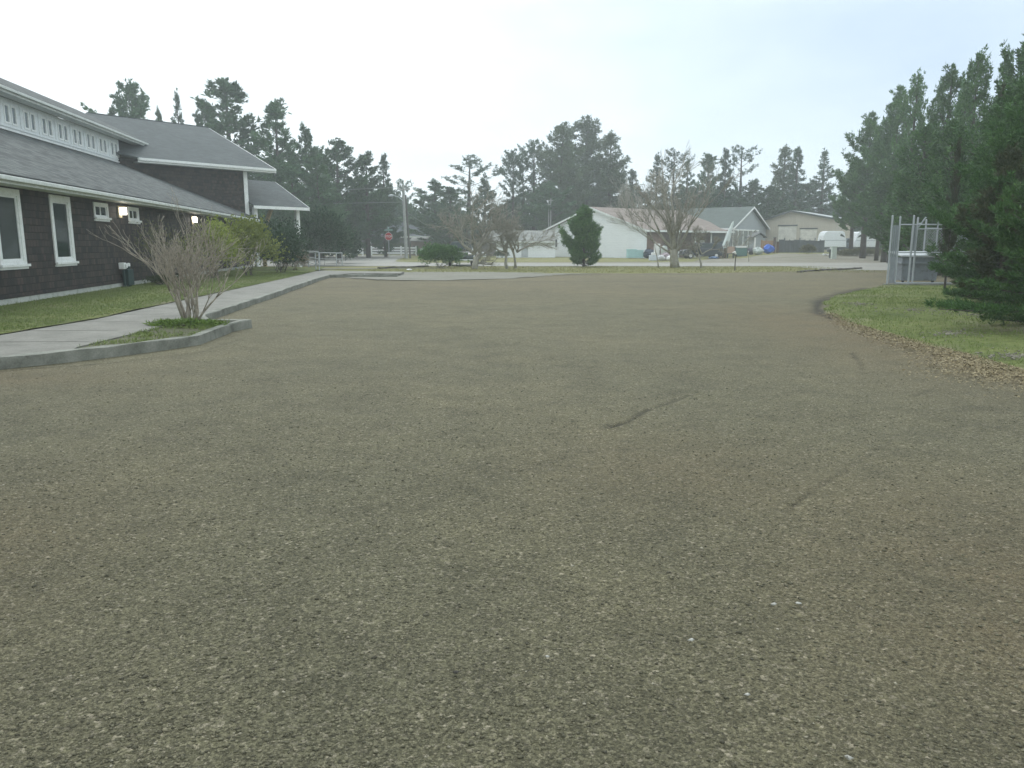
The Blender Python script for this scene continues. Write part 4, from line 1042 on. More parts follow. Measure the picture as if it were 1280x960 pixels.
def trailer(px, Y, w, h, label, flip=1, zb=None):
    x = xat(px, Y); z = zg(x, Y)-0.03
    t = thing('travel_trailer', label, 'trailer', (x, Y, z), R(-4), 'white travel trailers')
    z0 = 0.62; a = w/2
    prof = [(-a, z0), (-a+.02, z0+0.3*h), (-a+.12, z0+.72*h), (-a+.3, z0+.93*h), (-a+.6, z0+h), (a-.55, z0+h), (a-.32, z0+.93*h), (a-.06, z0+.45*h), (a, z0)]
    prof = [(flip*x_, z_) for x_, z_ in prof]
    m = MB(); m.prism([(x_, 0, z_) for x_, z_ in (prof if flip > 0 else prof[::-1])], (0, 2.2, 0)); m.build('shell', M_trailer, t, bevel=0.06)
    m = MB(); m.prism([(flip*(a-.86), -0.012, z0+.70*h), (flip*(a-.80), -0.012, z0+.84*h), (flip*(a-.5), -0.012, z0+.76*h), (flip*(a-.22), -0.012, z0+.60*h)][::1 if flip > 0 else -1], (0, 0.01, 0)); m.build('window', M_glass, t)
    m = MB(); m.box(-a+.05, a-.05, 0.1, 2.1, 0.3, z0-0.005); m.build('chassis', M_trimdark, t)
    m = MB(); m.box(-a+.1, a-.1, -0.014, -0.003, z0+.40*h, z0+.44*h); m.build('stripe', plain('stripe_grey', (0.4, 0.43, 0.47)), t)
    for sg in (-0.35, 0.35):
        m = MB(); m.tube((sg, 0.02, 0.3), (sg, 0.22, 0.3), 0.3, n=14); m.build('wheel', M_dark, t)
    m = MB(); m.tube((flip*(a-.05), 1.1, 0.45), (flip*(a+.7), 1.1, 0.42), 0.05, n=6); m.build('tow_bar', M_trimdark, t)
    return t
trailer(1043, 99, 3.0, 2.0, 'white travel trailer with curved nose beside the dark privacy fence')
trailer(1083, 100, 2.9, 1.95, 'white travel trailer partly hidden behind a pine trunk', -1)
trailer(1053, 118, 2.6, 2.9, 'pale trailer roof behind the pine branches, farthest of the trailers')

# ------------------------------------------------------------------ yard things across the road
def yard(name, label, cat, px, Y, rz=0, group=None, dz=0.0):
    x = xat(px, Y); return thing(name, label, cat, (x, Y, max(0, zg(x, Y))-0.02+dz), R(rz), group)
M_turq = plain('turquoise_plastic', (0.36, 0.56, 0.57), 0.6, var=0.1)
for px, w, h, lab in ((790.5, 1.0, 1.05, 'left turquoise storage crate against the white gable wall'), (800, 0.85, 0.95, 'right shorter turquoise storage crate at the house corner')):
    t = yard('storage_crate', lab, 'crate', px, 88.5, 3, 'turquoise crates'); m = MB(); m.box(-w/2, w/2, 0, 0.8, 0.06, h-0.1); m.build('crate_body', M_turq, t, bevel=0.02)
    m = MB(); m.box(-w/2-.03, w/2+.03, -.03, .83, h-0.098, h); m.build('lid', M_turq, t, bevel=0.02)
    m = MB()
    for q in (-.3, 0, .3): m.box(q*w-.03, q*w+.03, -0.03, -0.002, 0.1, h-0.12)
    m.build('rib', M_turq, t)
t = yard('fridge', 'white upright appliance standing left of the big bare tree trunk', 'appliance', 822, 86.5)
m = MB(); m.box(-.3, .3, 0, .6, 0.03, 1.65); m.build('appliance_body', M_signw, t, bevel=0.03)
m = MB(); m.box(-.29, .29, -.05, -.003, 0.06, 1.0); m.box(-.29, .29, -.05, -.003, 1.03, 1.62); m.build('door', M_signw, t, bevel=0.01)
m = MB(); m.box(.2, .24, -.09, -.052, .5, .95); m.box(.2, .24, -.09, -.052, 1.1, 1.4); m.build('handle', M_trimdark, t)
t = yard('water_tank', 'rounded grey white tank between appliance and tree trunk', 'tank', 830.5, 86)
m = MB(); m.lathe([(0.32, 0.02), (0.36, 0.1), (0.36, 1.15), (0.28, 1.35), (0.1, 1.42)], 18); m.build('tank_body', plain('tank_grey', (0.42, 0.45, 0.42)), t, smooth=True)
m = MB(); m.lathe([(0.09, 1.42), (0.09, 1.5), (0.02, 1.52)], 10); m.build('cap', M_trimdark, t)
t = yard('chest_freezer', 'low white chest beside the roadside junk heap', 'chest', 818, 76)
m = MB(); m.box(-.42, .42, 0, .5, 0.03, .55); m.build('chest_body', plain('chest_white', (0.55, 0.6, 0.66)), t, bevel=0.03)
m = MB(); m.box(-.2, .25, .05, .45, .56, .8); m.build('lid_box', M_signw, t, bevel=0.02)
# heap of mixed junk: each bag/box of the heap is a thing
M_bagw = plain('pale_bag', (0.55, 0.55, 0.56), 0.5, var=0.2); M_bagp = plain('mauve_cloth', (0.33, 0.27, 0.30), 0.8); M_bagb = plain('brown_card', (0.33, 0.25, 0.17), 0.8)
def blob(name, mat, parent, rx, ry, rz_, seed, z0=0.0):
    r = random.Random(seed); m = MB(); n = 10; rows = 6; vs = []
    for i in range(rows+1):
        ph = math.pi*i/rows
        for k in range(n):
            th = 2*math.pi*k/n; q = 1+0.22*math.sin(3*th+seed+2*ph)+r.uniform(-.12, .12)
            vs.append((rx*math.sin(ph)*math.cos(th)*q, ry*math.sin(ph)*math.sin(th)*q, z0+rz_*(1-math.cos(ph))*0.5*(1+.1*r.uniform(-1, 1))))
    fs = [(i*n+k, (i+1)*n+k, (i+1)*n+(k+1) % n, i*n+(k+1) % n) for i in range(rows) for k in range(n)]
    m.add(vs, fs); return m.build(name, mat, parent, smooth=False)
def bag(label, px, Y, rx, h, mat, seed, name='tarp_bundle', cat='bundle', dz=0.0):
    x = xat(px, Y); o = blob(name, mat, None, rx, rx*.8, h, seed); o.location = (x, Y, max(0, zg(x, Y))-.03+dz); tag(o, label, cat); return o
bag('white crumpled bag at the left of the junk heap by the road', 827, 77, .42, .55, M_bagw, 1, 'junk_bag', 'bag')
bag('mauve cloth bundle on the junk heap behind the white bags', 832, 78.2, .5, .8, M_bagp, 2, 'cloth_bundle')
bag('bright white bag touching the big bare tree trunk', 838, 77, .36, .5, M_signw, 3, 'junk_bag', 'bag')
bag('dark blue tarp bundle between turquoise crates and white appliance', 812, 88.5, .8, 1.05, plain('navy_tarp', (0.03, 0.045, 0.075), 0.6), 4)
bag('bright blue tarp bundle beside the brown boards', 960.5, 90, .62, 1.05, plain('blue_tarp', (0.02, 0.12, 0.55), 0.5), 5)
bag('pale crumpled tarp heap left of the blue tarp', 947.5, 89.5, .62, .85, plain('pale_tarp', (0.5, 0.55, 0.53), 0.5, var=.3), 6)
bag('dark bundle between glass tank and pale tarp heap', 939, 91, .42, .8, plain('dark_cloth', (0.07, 0.07, 0.09)), 7)
bag('small light bundle at the foot of the leaning white mast', 904, 88, .3, .6, M_bagw, 8)
bag('small brown bundle left of the leaning white mast', 900, 87, .28, .4, M_bagb, 9)
bag('blue low tarp strip in front of the navy vehicle', 893, 86, .55, .28, plain('slate_blue_tarp', (0.10, 0.17, 0.33), 0.5), 10)
t = yard('storage_bin', 'tall dark teal bin behind the small lichen covered tree', 'bin', 902, 90)
m = MB(); frustum(m, -.75, .6, 0, 1.1, .05, 1.75, .08); m.build('bin_body', plain('dark_teal', (0.03, 0.06, 0.075), 0.5), t, bevel=.03)
m = MB(); m.box(-.8, .65, -.05, 1.15, 1.752, 1.83); m.build('lid', plain('dark_teal', (0.03, 0.06, 0.075), 0.5), t, bevel=.02)
m = MB()
for q in (-.5, -.1, .3): m.box(q-.04, q+.04, -.03, .02, .2, 1.6)
m.build('rib', M_trimdark, t)
# leaning white furled mast
t = yard('furled_umbrella', 'tall white furled umbrella leaning right in front of the grey house', 'umbrella', 905.5, 89)
m = MB(); m.path([(-0.1, 0, 0.5), (0.1, 0, 1.3), (0.45, 0, 2.6), (0.8, 0, 3.8), (0.9, 0, 4.1)], [.30, .36, .27, .13, .04], 10); m.build('canopy', plain('canvas_white', (0.60, 0.66, 0.64), 0.8, var=.12), t)
m = MB(); m.tube((-0.2, 0, 0), (-0.08, 0, .52), .04, n=8); m.build('pole', M_trimdark, t)
m = MB(); m.lathe([(.35, 0), (.35, .08), (.06, .14)], 12, (-0.2, 0, 0)); m.build('base', M_conc, t)
# pinkish box, glass tank, boards, posts
t = yard('cardboard_box', 'tan pink cardboard box on a dark stand left of the glass tank', 'box', 914.5, 86)
m = MB(); m.box(-.36, .36, 0, .5, .55, 1.28); m.build('carton', plain('pink_card', (0.42, 0.30, 0.24), 0.85), t, bevel=.01)
m = MB(); 
for q in (-.32, .32): m.box(q-.04, q+.04, 0.05, .45, 0, .548)
m.box(-.28, .28, .2, .26, .2, .26); m.build('stand', M_trimdark, t)
t = yard('fish_tank', 'long greenish glass tank with white lid in front of the porch', 'tank', 927.5, 89)
m = MB(); m.box(-.68, .62, 0, .6, .05, .95); m.build('tank_body', glass_mat('green_glass', (0.10, 0.20, 0.19), 0.2), t, bevel=.01)
m = MB(); m.box(-.55, .55, -.05, .65, .96, 1.16); m.build('lid', M_signw, t, bevel=.03)
m = MB(); m.box(-.72, -.682, -.03, .63, 0, 1.0); m.box(.622, .66, -.03, .63, 0, 1.0); m.box(-.681, .621, -.03, -.002, 0, .07); m.build('frame', M_trimdark, t)
t = yard('board_fence', 'short orange brown board fence behind the blue tarp', 'fence', 959.5, 94)
m = MB()
for k in range(8): m.box(-.8+k*.2, -.62+k*.2, 0, .03, 0, 1.45+random.uniform(-.05, .05))
m.build('boards', plain('orange_boards', (0.33, 0.20, 0.11), 0.8, var=.25), t)
m = MB(); m.box(-.85, .8, .032, .07, .4, .5); m.build('rail', M_trimdark, t)
for px, lab, h in ((968.5, 'dark brown post at the right end of the board fence', 1.75), (972.5, 'shorter brown post touching the dark privacy fence', 1.25), (907.2, 'dark upright barrel at the foot of the leaning umbrella', 1.1)):
    t = yard('wooden_post', lab, 'post', px, 91 if px > 950 else 87)
    m = MB(); m.box(-.13, .13, 0, .2, 0, h); m.build('shaft', plain('dark_brown_wood', (0.10, 0.06, 0.045), 0.85), t, bevel=.02)
    m = MB(); m.box(-.16, .16, -.03, .23, h+.001, h+.06); m.build('cap', M_trimdark, t)
# roadside service pedestal and the black bin beside it
t = yard('utility_pedestal', 'tall pale utility pedestal at the road edge before the trailers', 'utility pedestal', 1044, 77, 5)
t.location.z = -0.03
m = MB(); m.box(-.24, .24, 0, .3, 0, 1.30); m.build('cabinet_body', plain('pedestal_pale', (0.50, 0.56, 0.50), .6, var=.12), t, bevel=.03)
m = MB(); m.box(-.28, .28, -.04, .34, 1.302, 1.40); m.build('cap', plain('pedestal_pale', (0.50, 0.56, 0.50)), t, bevel=.02)
t = yard('mailbox', 'black mailbox with white front left of the pale pedestal', 'mailbox', 1039, 78); t.location.z = 0
m = MB(); m.box(-.06, .06, .1, .22, 0, 0.8); m.build('post', M_trimdark, t)
m = MB(); m.prism([(-.16, 0, .8), (.16, 0, .8), (.16, 0, 1.05), (.09, 0, 1.16), (-.09, 0, 1.16), (-.16, 0, 1.05)], (0, .5, 0)); m.build('box', M_trimdark, t)
m = MB(); m.box(-.12, .12, -.02, -.003, 1.08, 1.28); m.build('flag', M_signw, t)
for i, (px, Y) in enumerate(((1030.5, 82), (1033, 82.1), (1035.5, 82))):
    x = xat(px, Y); o = blob('painted_stone', M_signw, None, .13, .1, .2, 20+i); o.location = (x, Y, zg(x, Y)+.28-.05*i); o.location.z = zg(x, Y)
    tag(o, ['leftmost of three small white stones by the mailbox', 'middle of three small white stones by the mailbox', 'rightmost of three small white stones by the mailbox'][i], 'stone', 'white painted stones')
# stake and marker on the verge
t = thing('tree_stake', 'short bent wooden stake with white cap on the grass verge', 'stake', (*gp(918.5, 337.8), -0.03))
m = MB(); m.path([(0, 0, 0), (0.0, 0, .55), (.03, 0, .95), (.02, 0, 1.05)], [.035, .032, .03, .02], 7); m.build('stick', M_bark, t)
m = MB(); m.path([(.02, 0, 1.02), (-.06, 0, 1.14), (-.2, 0, 1.10)], [.05, .08, .03], 7); m.build('cap', M_signw, t)
t = thing('marker_post', 'thin leaning marker post on the gravel shoulder', 'post', (*gp(936, 327), -0.02))
m = MB(); m.tube((0, 0, 0), (-.08, 0, .9), .03, n=6); m.build('stick', M_bark_grey, t)
m = MB(); m.tube((-.08, 0, .9), (-.085, 0, .97), .035, n=6); m.build('cap', M_signw, t)
# paper scrap at the kerb
o = blob('litter_scrap', M_signw, None, .10, .07, .07, 31); x, y = gp(456, 345.8); o.location = (x, y, .06); tag(o, 'small white scrap of litter at the far kerb', 'litter')
o = blob('litter_scrap', M_signw, None, .16, .1, .08, 32); x, y = gp(512, 341); o.location = (x, y, KH); tag(o, 'white scrap lying on the far pale path', 'litter')

# ------------------------------------------------------------------ vegetation generators
def blades(P, D, k, ln, wd, spread, rg, droop=0.0):
    """k tapered needle blades per tuft -> (V, F)"""
    n = len(P); P = np.repeat(P, k, 0); D = np.repeat(D, k, 0)
    d = D+rg.normal(0, spread, (n*k, 3)); d[:, 2] -= droop
    d /= np.linalg.norm(d, axis=1, keepdims=True)+1e-9
    L = ln*rg.uniform(0.6, 1.25, (n*k, 1))
    s = np.cross(d, rg.normal(0, 1, (n*k, 3))); s /= np.linalg.norm(s, axis=1, keepdims=True)+1e-9
    b = P+rg.normal(0, ln*0.12, (n*k, 3))
    w = wd*rg.uniform(.7, 1.3, (n*k, 1))
    m_ = b+d*L*0.5
    V = np.empty((n*k, 4, 3)); V[:, 0] = b; V[:, 1] = m_+s*w; V[:, 2] = b+d*L; V[:, 3] = m_-s*w
    return V.reshape(-1, 3), np.arange(n*k*4).reshape(-1, 4)

def conifer(H, Rr, kind, nb, tpb, k, ln, wd, seed, cb=0.08, wood=True, lean=0.0, trunk_r=None, prune=None, tipup=0.35, spires=0, sph=.7, nsb=6, brush=.13, curl=.35):
    """returns trunk MB, crown (V,F)"""
    rg = np.random.default_rng(seed); rnd = random.Random(seed)
    mb = MB(); tr = trunk_r or H*0.017+0.03
    top = np.array([rnd.uniform(-1, 1)*lean*H, rnd.uniform(-1, 1)*lean*H])
    npt = 8; pts = []; rad = []
    ph = rnd.uniform(0, 6)
    def ax(t): return np.array([top[0]*t+0.02*H*lean*4*math.sin(5*t+ph)*t*(1-t), top[1]*t, t*H])
    for i in range(npt+1):
        t = i/npt; pts.append(ax(t)); rad.append(tr*(1-t)**0.8+0.012)
    mb.path(pts, rad, 7)
    # uneven crown: per-sector bulges
    secs = rg.uniform(0.5, 1.28, (7, 9))
    def shape(t):
        if kind == 'spruce': return (1-t)**0.85*(0.55+0.45*min(1, t/0.12))
        if kind == 'pine': return max(0.05, (1-t**1.6))**0.85*(0.6+0.4*min(1, t/0.2))
        if kind == 'leader': return (1-t)**0.8*(0.65+0.35*min(1, t/0.2))+0.03
        if kind == 'skirt': return (1-t)**0.62*(0.85+0.15*min(1, t/0.1))+0.02
        if kind == 'tall': return max(0.10, math.sin(math.pi*min(1, (t*0.85+0.15))))**0.6
        return (1-t)**0.5
    TP, TD = [], []
    for i in range(nb):
        t = ((i+rnd.random())/nb)**(0.92)
        az = i*2.39996+rnd.uniform(-.5, .5)
        q = secs[int(t*6.99), int((az % (2*math.pi))/(2*math.pi)*9) % 9]
        L = Rr*shape(t)*q*(rnd.uniform(.55, 1.22) if kind == 'skirt' else rnd.uniform(.75, 1.15))
        if kind == 'tall' and rnd.random() < .25: continue
        zt = cb+(1-cb)*t*0.985
        st = ax(zt); rise = {'spruce': -0.18+0.5*t, 'pine': 0.0+0.7*t, 'leader': 0.05+0.9*t, 'skirt': -0.10+0.85*t, 'tall': -0.05+0.7*t}[kind]
        dirh = np.array([math.cos(az), math.sin(az)])
        tu = tipup*(.45 if kind == 'spruce' else (.1+1.1*t if kind == 'skirt' else 1)); cu = curl*(.15+t if kind == 'skirt' else 1)
        def bp(s):
            return st+np.array([dirh[0]*L*s, dirh[1]*L*s, L*(rise*s+tu*s*s)])
        if wood and L > Rr*0.15:
            br = max(0.012, tr*0.33*(1-zt)**.5)
            mb.path([bp(0), bp(.35), bp(.7), bp(.97)], [br, br*.7, br*.4, br*.15], 4)
        side = np.array([-dirh[1], dirh[0], 0])
        nsub = max(2, int(round(nsb*(0.4+0.6*L/Rr))))
        for j_ in range(nsub+1):
            if j_ == 0: s0, dv_, ll = .35, 0.0, .68*L
            else:
                s0 = rnd.uniform(.25 if kind != 'tall' else .45, .85); dv_ = rnd.choice((-1, 1))*rnd.uniform(.45, 1.1); ll = L*rnd.uniform(.28, .55)*(1.15-s0*.5)
            o0 = bp(s0); hd = np.array([dirh[0], dirh[1], 0])*math.cos(dv_)+side*math.sin(dv_)
            up_ = rise+2*tu*s0
            n = max(3, int(tpb*ll/Rr)); s = rg.uniform(.05, 1.0, n)
            p = o0+hd*(ll*s)[:, None]; p[:, 2] += up_*ll*s+cu*ll*s*s
            p += rg.normal(0, 1, (n, 3))*brush*(1.15-.6*s)[:, None]*np.array([1, 1, .8])
            TP.append(p); TD.append(np.tile(hd*.8+np.array([0, 0, .45 if kind == 'spruce' else .95]), (n, 1)))
    # upright secondary leaders standing out of the crown
    for i in range(spires):
        t = rnd.uniform(.30, .93); az = rnd.uniform(0, 6.283); rr_ = Rr*shape(t)*rnd.uniform(.35, .95)
        c0 = ax(cb+(1-cb)*t)+np.array([math.cos(az)*rr_, math.sin(az)*rr_, rr_*.35]); hh = sph*rnd.uniform(.6, 1.5)
        m_ = int(18+10*rnd.random()); zz = rg.random(m_)
        p = c0+np.stack([rg.normal(0, 1, m_)*hh*.17*(1.1-zz), rg.normal(0, 1, m_)*hh*.17*(1.1-zz), zz*hh], -1)
        TP.append(p); TD.append(np.stack([rg.normal(0, .5, m_), rg.normal(0, .5, m_), np.full(m_, 1.0)], -1))
    # leader shoots at the top
    nt_ = 14; zz = rg.uniform(.90, 1.015, nt_)
    p = np.array([ax(z) for z in zz])+rg.normal(0, Rr*.03, (nt_, 3))*np.array([1, 1, .3]); TP.append(p); TD.append(np.tile([0, 0, 1.6], (nt_, 1)))
    TP = np.vstack(TP); TD = np.vstack(TD); TD /= np.linalg.norm(TD, axis=1, keepdims=True)
    if prune is not None:
        kx = prune(TP); TP = TP[kx]; TD = TD[kx]
    V, F = blades(TP, TD, k, ln, wd, 0.55, rg)
    return mb, V, F

def make_tree(name, label, cat, loc, rz, gen, mcrown, mtrunk=None, group=None, sc=None):
    t = thing(name, label, cat, loc, rz, group)
    mb, V, F = gen
    mb.build('trunk', mtrunk or M_bark_far, t, smooth=True)
    np_mesh('crown', V, F, mcrown, t)
    if sc: t.scale = sc
    return t

M_pine = foliage('shore_pine_needles', [(0.023, 0.059, 0.030), (0.044, 0.098, 0.045), (0.069, 0.137, 0.055), (0.109, 0.182, 0.069)], 0.5)
M_spruce = foliage('spruce_needles', [(0.028, 0.064, 0.038), (0.048, 0.101, 0.053), (0.076, 0.140, 0.067)], 0.5)
M_grey_con = foliage('grey_green_needles', [(0.055, 0.090, 0.050), (0.105, 0.150, 0.077), (0.154, 0.206, 0.110)], 0.4)
M_near = foliage('near_pine_needles', [(0.026, 0.068, 0.024), (0.055, 0.126, 0.037), (0.106, 0.216, 0.059), (0.253, 0.431, 0.095)], 3.2)
M_nearb = foliage('brown_pine_needles', [(0.03, 0.055, 0.022), (0.065, 0.085, 0.035), (0.13, 0.105, 0.055)], 2.6)
M_right = foliage('right_pine_needles', [(0.026, 0.071, 0.024), (0.049, 0.114, 0.035), (0.089, 0.181, 0.051), (0.173, 0.286, 0.073)], 1.1)
M_rightw = foliage('rusty_pine_needles', [(0.02, 0.04, 0.02), (0.05, 0.065, 0.03), (0.12, 0.085, 0.05)], 0.7)

# prototypes for far trees (unit-ish sizes, shared meshes)
protos = {}
def proto(key, gen, mc, mt=None):
    mb, V, F = gen
    o1 = mb.build('trunk', mt or M_bark_far, None, smooth=True); o2 = np_mesh('crown', V, F, mc)
    me1, me2 = o1.data, o2.data
    bpy.data.objects.remove(o1); bpy.data.objects.remove(o2)
    protos[key] = (me1, me2, V[:, 2].max(), np.percentile(np.hypot(V[:, 0], V[:, 1]), 88))
proto('pineA', conifer(14, 3.6, 'pine', 44, 44, 6, .36, .050, 11, cb=.10, lean=.03, nsb=8, spires=12, sph=1.0), M_pine)
proto('pineB', conifer(14, 4.0, 'pine', 38, 48, 6, .36, .052, 12, cb=.12, lean=.05, nsb=9, spires=12, sph=.9), M_pine)
proto('pineC', conifer(14, 3.0, 'pine', 42, 40, 6, .36, .050, 13, cb=.06, lean=.03, nsb=8, spires=12, sph=1.0), M_pine)
proto('spruceA', conifer(16, 3.3, 'spruce', 74, 34, 5, .38, .050, 14, cb=.05, nsb=5, brush=.12), M_spruce)
proto('spruceB', conifer(16, 3.9, 'spruce', 66, 38, 6, .38, .050, 15, cb=.04, spires=4, sph=1.2, nsb=6), M_spruce)
proto('tallA', conifer(18, 2.5, 'tall', 44, 30, 5, .36, .045, 16, cb=.50, lean=.02, nsb=4), M_spruce)
proto('tallB', conifer(18, 2.8, 'tall', 38, 28, 5, .36, .045, 17, cb=.40, lean=.03, nsb=4), M_spruce)
proto('greyA', conifer(17, 4.2, 'pine', 70, 44, 6, .40, .045, 18, cb=.18, lean=.02, tipup=.2, spires=14, sph=1.3, nsb=7, brush=.2), M_grey_con)
proto('greyB', conifer(17, 3.9, 'spruce', 70, 44, 6, .40, .045, 19, cb=.12, spires=8, sph=1.3, nsb=7, brush=.2), M_grey_con)
def far_tree(key, px, ytop, wpx, Y, label, name=None, group='trees of the far tree line'):
    me1, me2, h0, r0 = protos[key]
    x = xat(px, Y, 8)
    # height from the top row
    b = (480-ytop)/960; el = math.atan(b)-PITCH
    base = zg(x, Y)-0.05
    h = CAMH+Y*math.tan(el)/math.cos(math.atan((px-640)/960)*0)-base
    r = wpx/2/960*Y*((1.42 if px < 500 else 1.25) if key[0] == 'p' else 1.2 if key[0] == 'r' else 1.12 if key[0] != 's' else 1.05)
    nm = name or {'p': 'pine_tree', 's': 'spruce_tree', 't': 'conifer_tree', 'g': 'conifer_tree'}[key[0]]
    t = thing(nm, label, 'tree', (x, Y, base), random.uniform(0, 6.28), group)
    t.scale = (r/r0, r/r0, h/h0)
    for n_, me in (('trunk', me1), ('crown', me2)):
        o = bpy.data.objects.new(n_, me); COL.objects.link(o); o.parent = t
    return t
FT = [
 ('pineB', 172, 97, 62, 84, 'dark broad pine above the angled wing roof, leftmost tree behind the building'),
 ('pineC', 148, 126, 34, 88, 'lower dark pine bough left of the broad pine above the roof'),
 ('spruceA', 229, 108, 34, 90, 'thin pointed conifer between two broad pines above the roof ridge'),
 ('pineC', 206, 130, 22, 92, 'small slim tree tip beside the thin pointed conifer'),
 ('pineA', 290, 93, 84, 86, 'tallest big dark pine rising behind the wing gable'),
 ('pineB', 262, 122, 40, 90, 'dark pine filling the left side of the tallest pine behind the gable'),
 ('pineA', 348, 121, 58, 84, 'tall dark pine just right of the wing gable peak'),
 ('pineC', 384, 150, 36, 88, 'narrow pine with open top between the gable pine and the street pines'),
 ('pineB', 420, 171, 64, 90, 'broad dark pine behind the porch roof and wires'),
 ('pineA', 458, 188, 44, 92, 'rounded dark pine left of the utility pole'),
 ('spruceB', 480, 190, 44, 98, 'pointed dark conifer nearest left of the utility pole'),
 ('tallB', 506, 222, 24, 104, 'sparse thin conifer right behind the top of the utility pole'),
 ('pineC', 398, 190, 40, 80, 'shorter dark pine low behind the porch post'),
 ('pineA', 364, 205, 50, 78, 'dark pine filling the gap under the porch roof'),
 ('pineB', 440, 232, 70, 100, 'low dark pine behind the distant slate roof'),
 ('pineC', 545, 222, 56, 112, 'dark rounded conifer right of the sky gap at the pole'),
 ('tallB', 584, 193, 52, 110, 'open crowned conifer above the bare fruit tree'),
 ('pineA', 563, 232, 56, 106, 'low bushy pine right of the pole at the far corner'),
 ('pineC', 605, 220, 30, 114, 'small dark conifer right of the open crowned conifer'),
 ('pineB', 632, 248, 50, 118, 'low dark pine in the second sky gap of the tree line'),
 ('tallA', 641, 184, 30, 116, 'slim layered conifer left of the tall grey green group'),
 ('tallA', 667, 172, 36, 118, 'tall bare stemmed conifer with high crown left of the grey green group'),
 ('tallB', 655, 190, 26, 122, 'thin bare stemmed conifer between two slim ones'),
 ('greyA', 700, 151, 60, 116, 'large grey green conifer, left of the tallest group behind the white house'),
 ('greyA', 731, 144, 74, 122, 'tallest grey green tree in the middle behind the white house'),
 ('greyB', 762, 160, 54, 118, 'grey green conifer with bristly right side above the red roof'),
 ('pineB', 690, 226, 62, 112, 'low dark pine behind the pair of thin poles'),
 ('spruceB', 790, 210, 44, 124, 'dim blunt conifer left of the big bare tree crown'),
 ('spruceA', 820, 189, 40, 118, 'pointed conifer left behind the big bare tree crown'),
 ('tallB', 841, 184, 34, 120, 'conifer with spreading tip behind the big bare tree'),
 ('spruceA', 858, 196, 36, 116, 'narrow conifer right behind the big bare tree crown'),
 ('pineA', 884, 190, 42, 120, 'dark dense conifer right of the big bare tree crown'),
 ('spruceB', 905, 183, 40, 118, 'dark conifer left of the thin see through conifer'),
 ('tallB', 926, 179, 36, 122, 'thin see through conifer with bare lower stem behind the green roof'),
 ('pineC', 943, 222, 36, 120, 'short dark conifer filling below the see through conifer'),
 ('greyB', 978, 178, 44, 122, 'grey green pointed conifer left of the pair above the garage'),
 ('spruceB', 994, 181, 52, 120, 'broad pointed conifer above the garage roof peak'),
 ('spruceA', 1027, 184, 44, 122, 'symmetrical pointed spruce above the right end of the garage'),
 ('pineB', 960, 232, 56, 114, 'low dark tree between grey gable and garage roof'),
 ('pineA', 1010, 226, 80, 126, 'low dark pine mass right behind the tan garage'),
 ('pineB', 870, 232, 80, 124, 'low dark pine mass behind the dark green roof'),
 ('pineA', 800, 238, 80, 126, 'low dark pine behind the red roof ridge'),
 ('pineB', 745, 240, 70, 126, 'low dark tree under the grey green group'),
]
for f in FT: far_tree(*f[:5], f[5])
# right-hand pines, nearer and rising toward the edge
proto('rA', conifer(11, 2.6, 'leader', 50, 56, 7, .20, .026, 31, cb=.05, lean=.03, tipup=.7, spires=26, sph=1.0, nsb=6, brush=.07), M_right)
proto('rB', conifer(11, 2.3, 'leader', 42, 50, 7, .20, .026, 32, cb=.05, lean=.03, tipup=.7, spires=20, sph=1.1, nsb=5, brush=.07), M_right)
proto('rC', conifer(11, 2.8, 'leader', 54, 58, 7, .20, .026, 33, cb=.06, lean=.03, tipup=.7, spires=30, sph=1.0, nsb=6, brush=.07), M_right)
proto('rL', conifer(11, 2.6, 'leader', 50, 60, 7, .26, .028, 35, cb=.24, lean=.03, tipup=.5, spires=20, sph=.9, nsb=7, brush=.10), M_right)
proto('rW', conifer(9, 1.5, 'leader', 46, 44, 6, .24, .026, 34, cb=.10, lean=.03, spires=8, brush=.08), M_rightw)
RT = [
 ('rL', 1086, 138, 50, 78, 'leftmost pine of the right hand group, standing over the trailers'),
 ('rL', 1070, 196, 36, 84, 'low left shoulder of the right hand pines above the trailer'),
 ('rL', 1114, 104, 50, 70, 'pine with a slender open top second in the rising right group'),
 ('rB', 1138, 82, 40, 60, 'pine with narrow pointed top left of the broad two tipped pine'),
 ('rC', 1181, 76, 62, 52, 'broad bushy topped pine in the middle of the right group'),
 ('rB', 1163, 96, 34, 58, 'thin pine leader touching the broad bushy pine on its left'),
 ('rA', 1221, 55, 58, 46, 'tall pine with a tufted crown right of the broad bushy pine'),
 ('rB', 1203, 88, 36, 50, 'lower pine leader left of the tall tufted pine'),
 ('rB', 1251, 54, 34, 42, 'sparse slim pine leader between the two tallest right pines'),
 ('rA', 1270, 32, 70, 36, 'tallest pine cut by the right edge of the picture'),
 ('rC', 1312, 8, 100, 32, 'big pine just beyond the right edge of the picture'),
 ('rL', 1124, 190, 60, 66, 'low dark pine behind the chain link enclosure'),
 ('rC', 1160, 150, 66, 44, 'mid green pine directly above the enclosure'),
 ('rA', 1205, 140, 72, 38, 'mid green pine behind the near bushy pine'),
 ('rB', 1250, 120, 80, 30, 'dark green pine in front of the tallest right pines'),
 ('rW', 1258, 100, 18, 28, 'slim rust coloured dying pine high at the right'),
 ('rW', 1212, 170, 16, 26, 'small rusty pine top beside the near bushy pine'),
 ('rC', 1290, 90, 90, 24, 'dark pine at the right edge behind the near bushy pine'),
 ('rL', 1104, 226, 36, 74, 'short pine in front of the trunks by the second trailer'),
 ('rA', 1138, 225, 50, 56, 'short dense pine close behind the slatted enclosure panel'),
 ('rB', 1190, 225, 70, 40, 'short dense pine behind the dumpster lid'),
]
for f in RT: far_tree(*f[:5], f[5], name='pine_tree', group='pines along the right side')
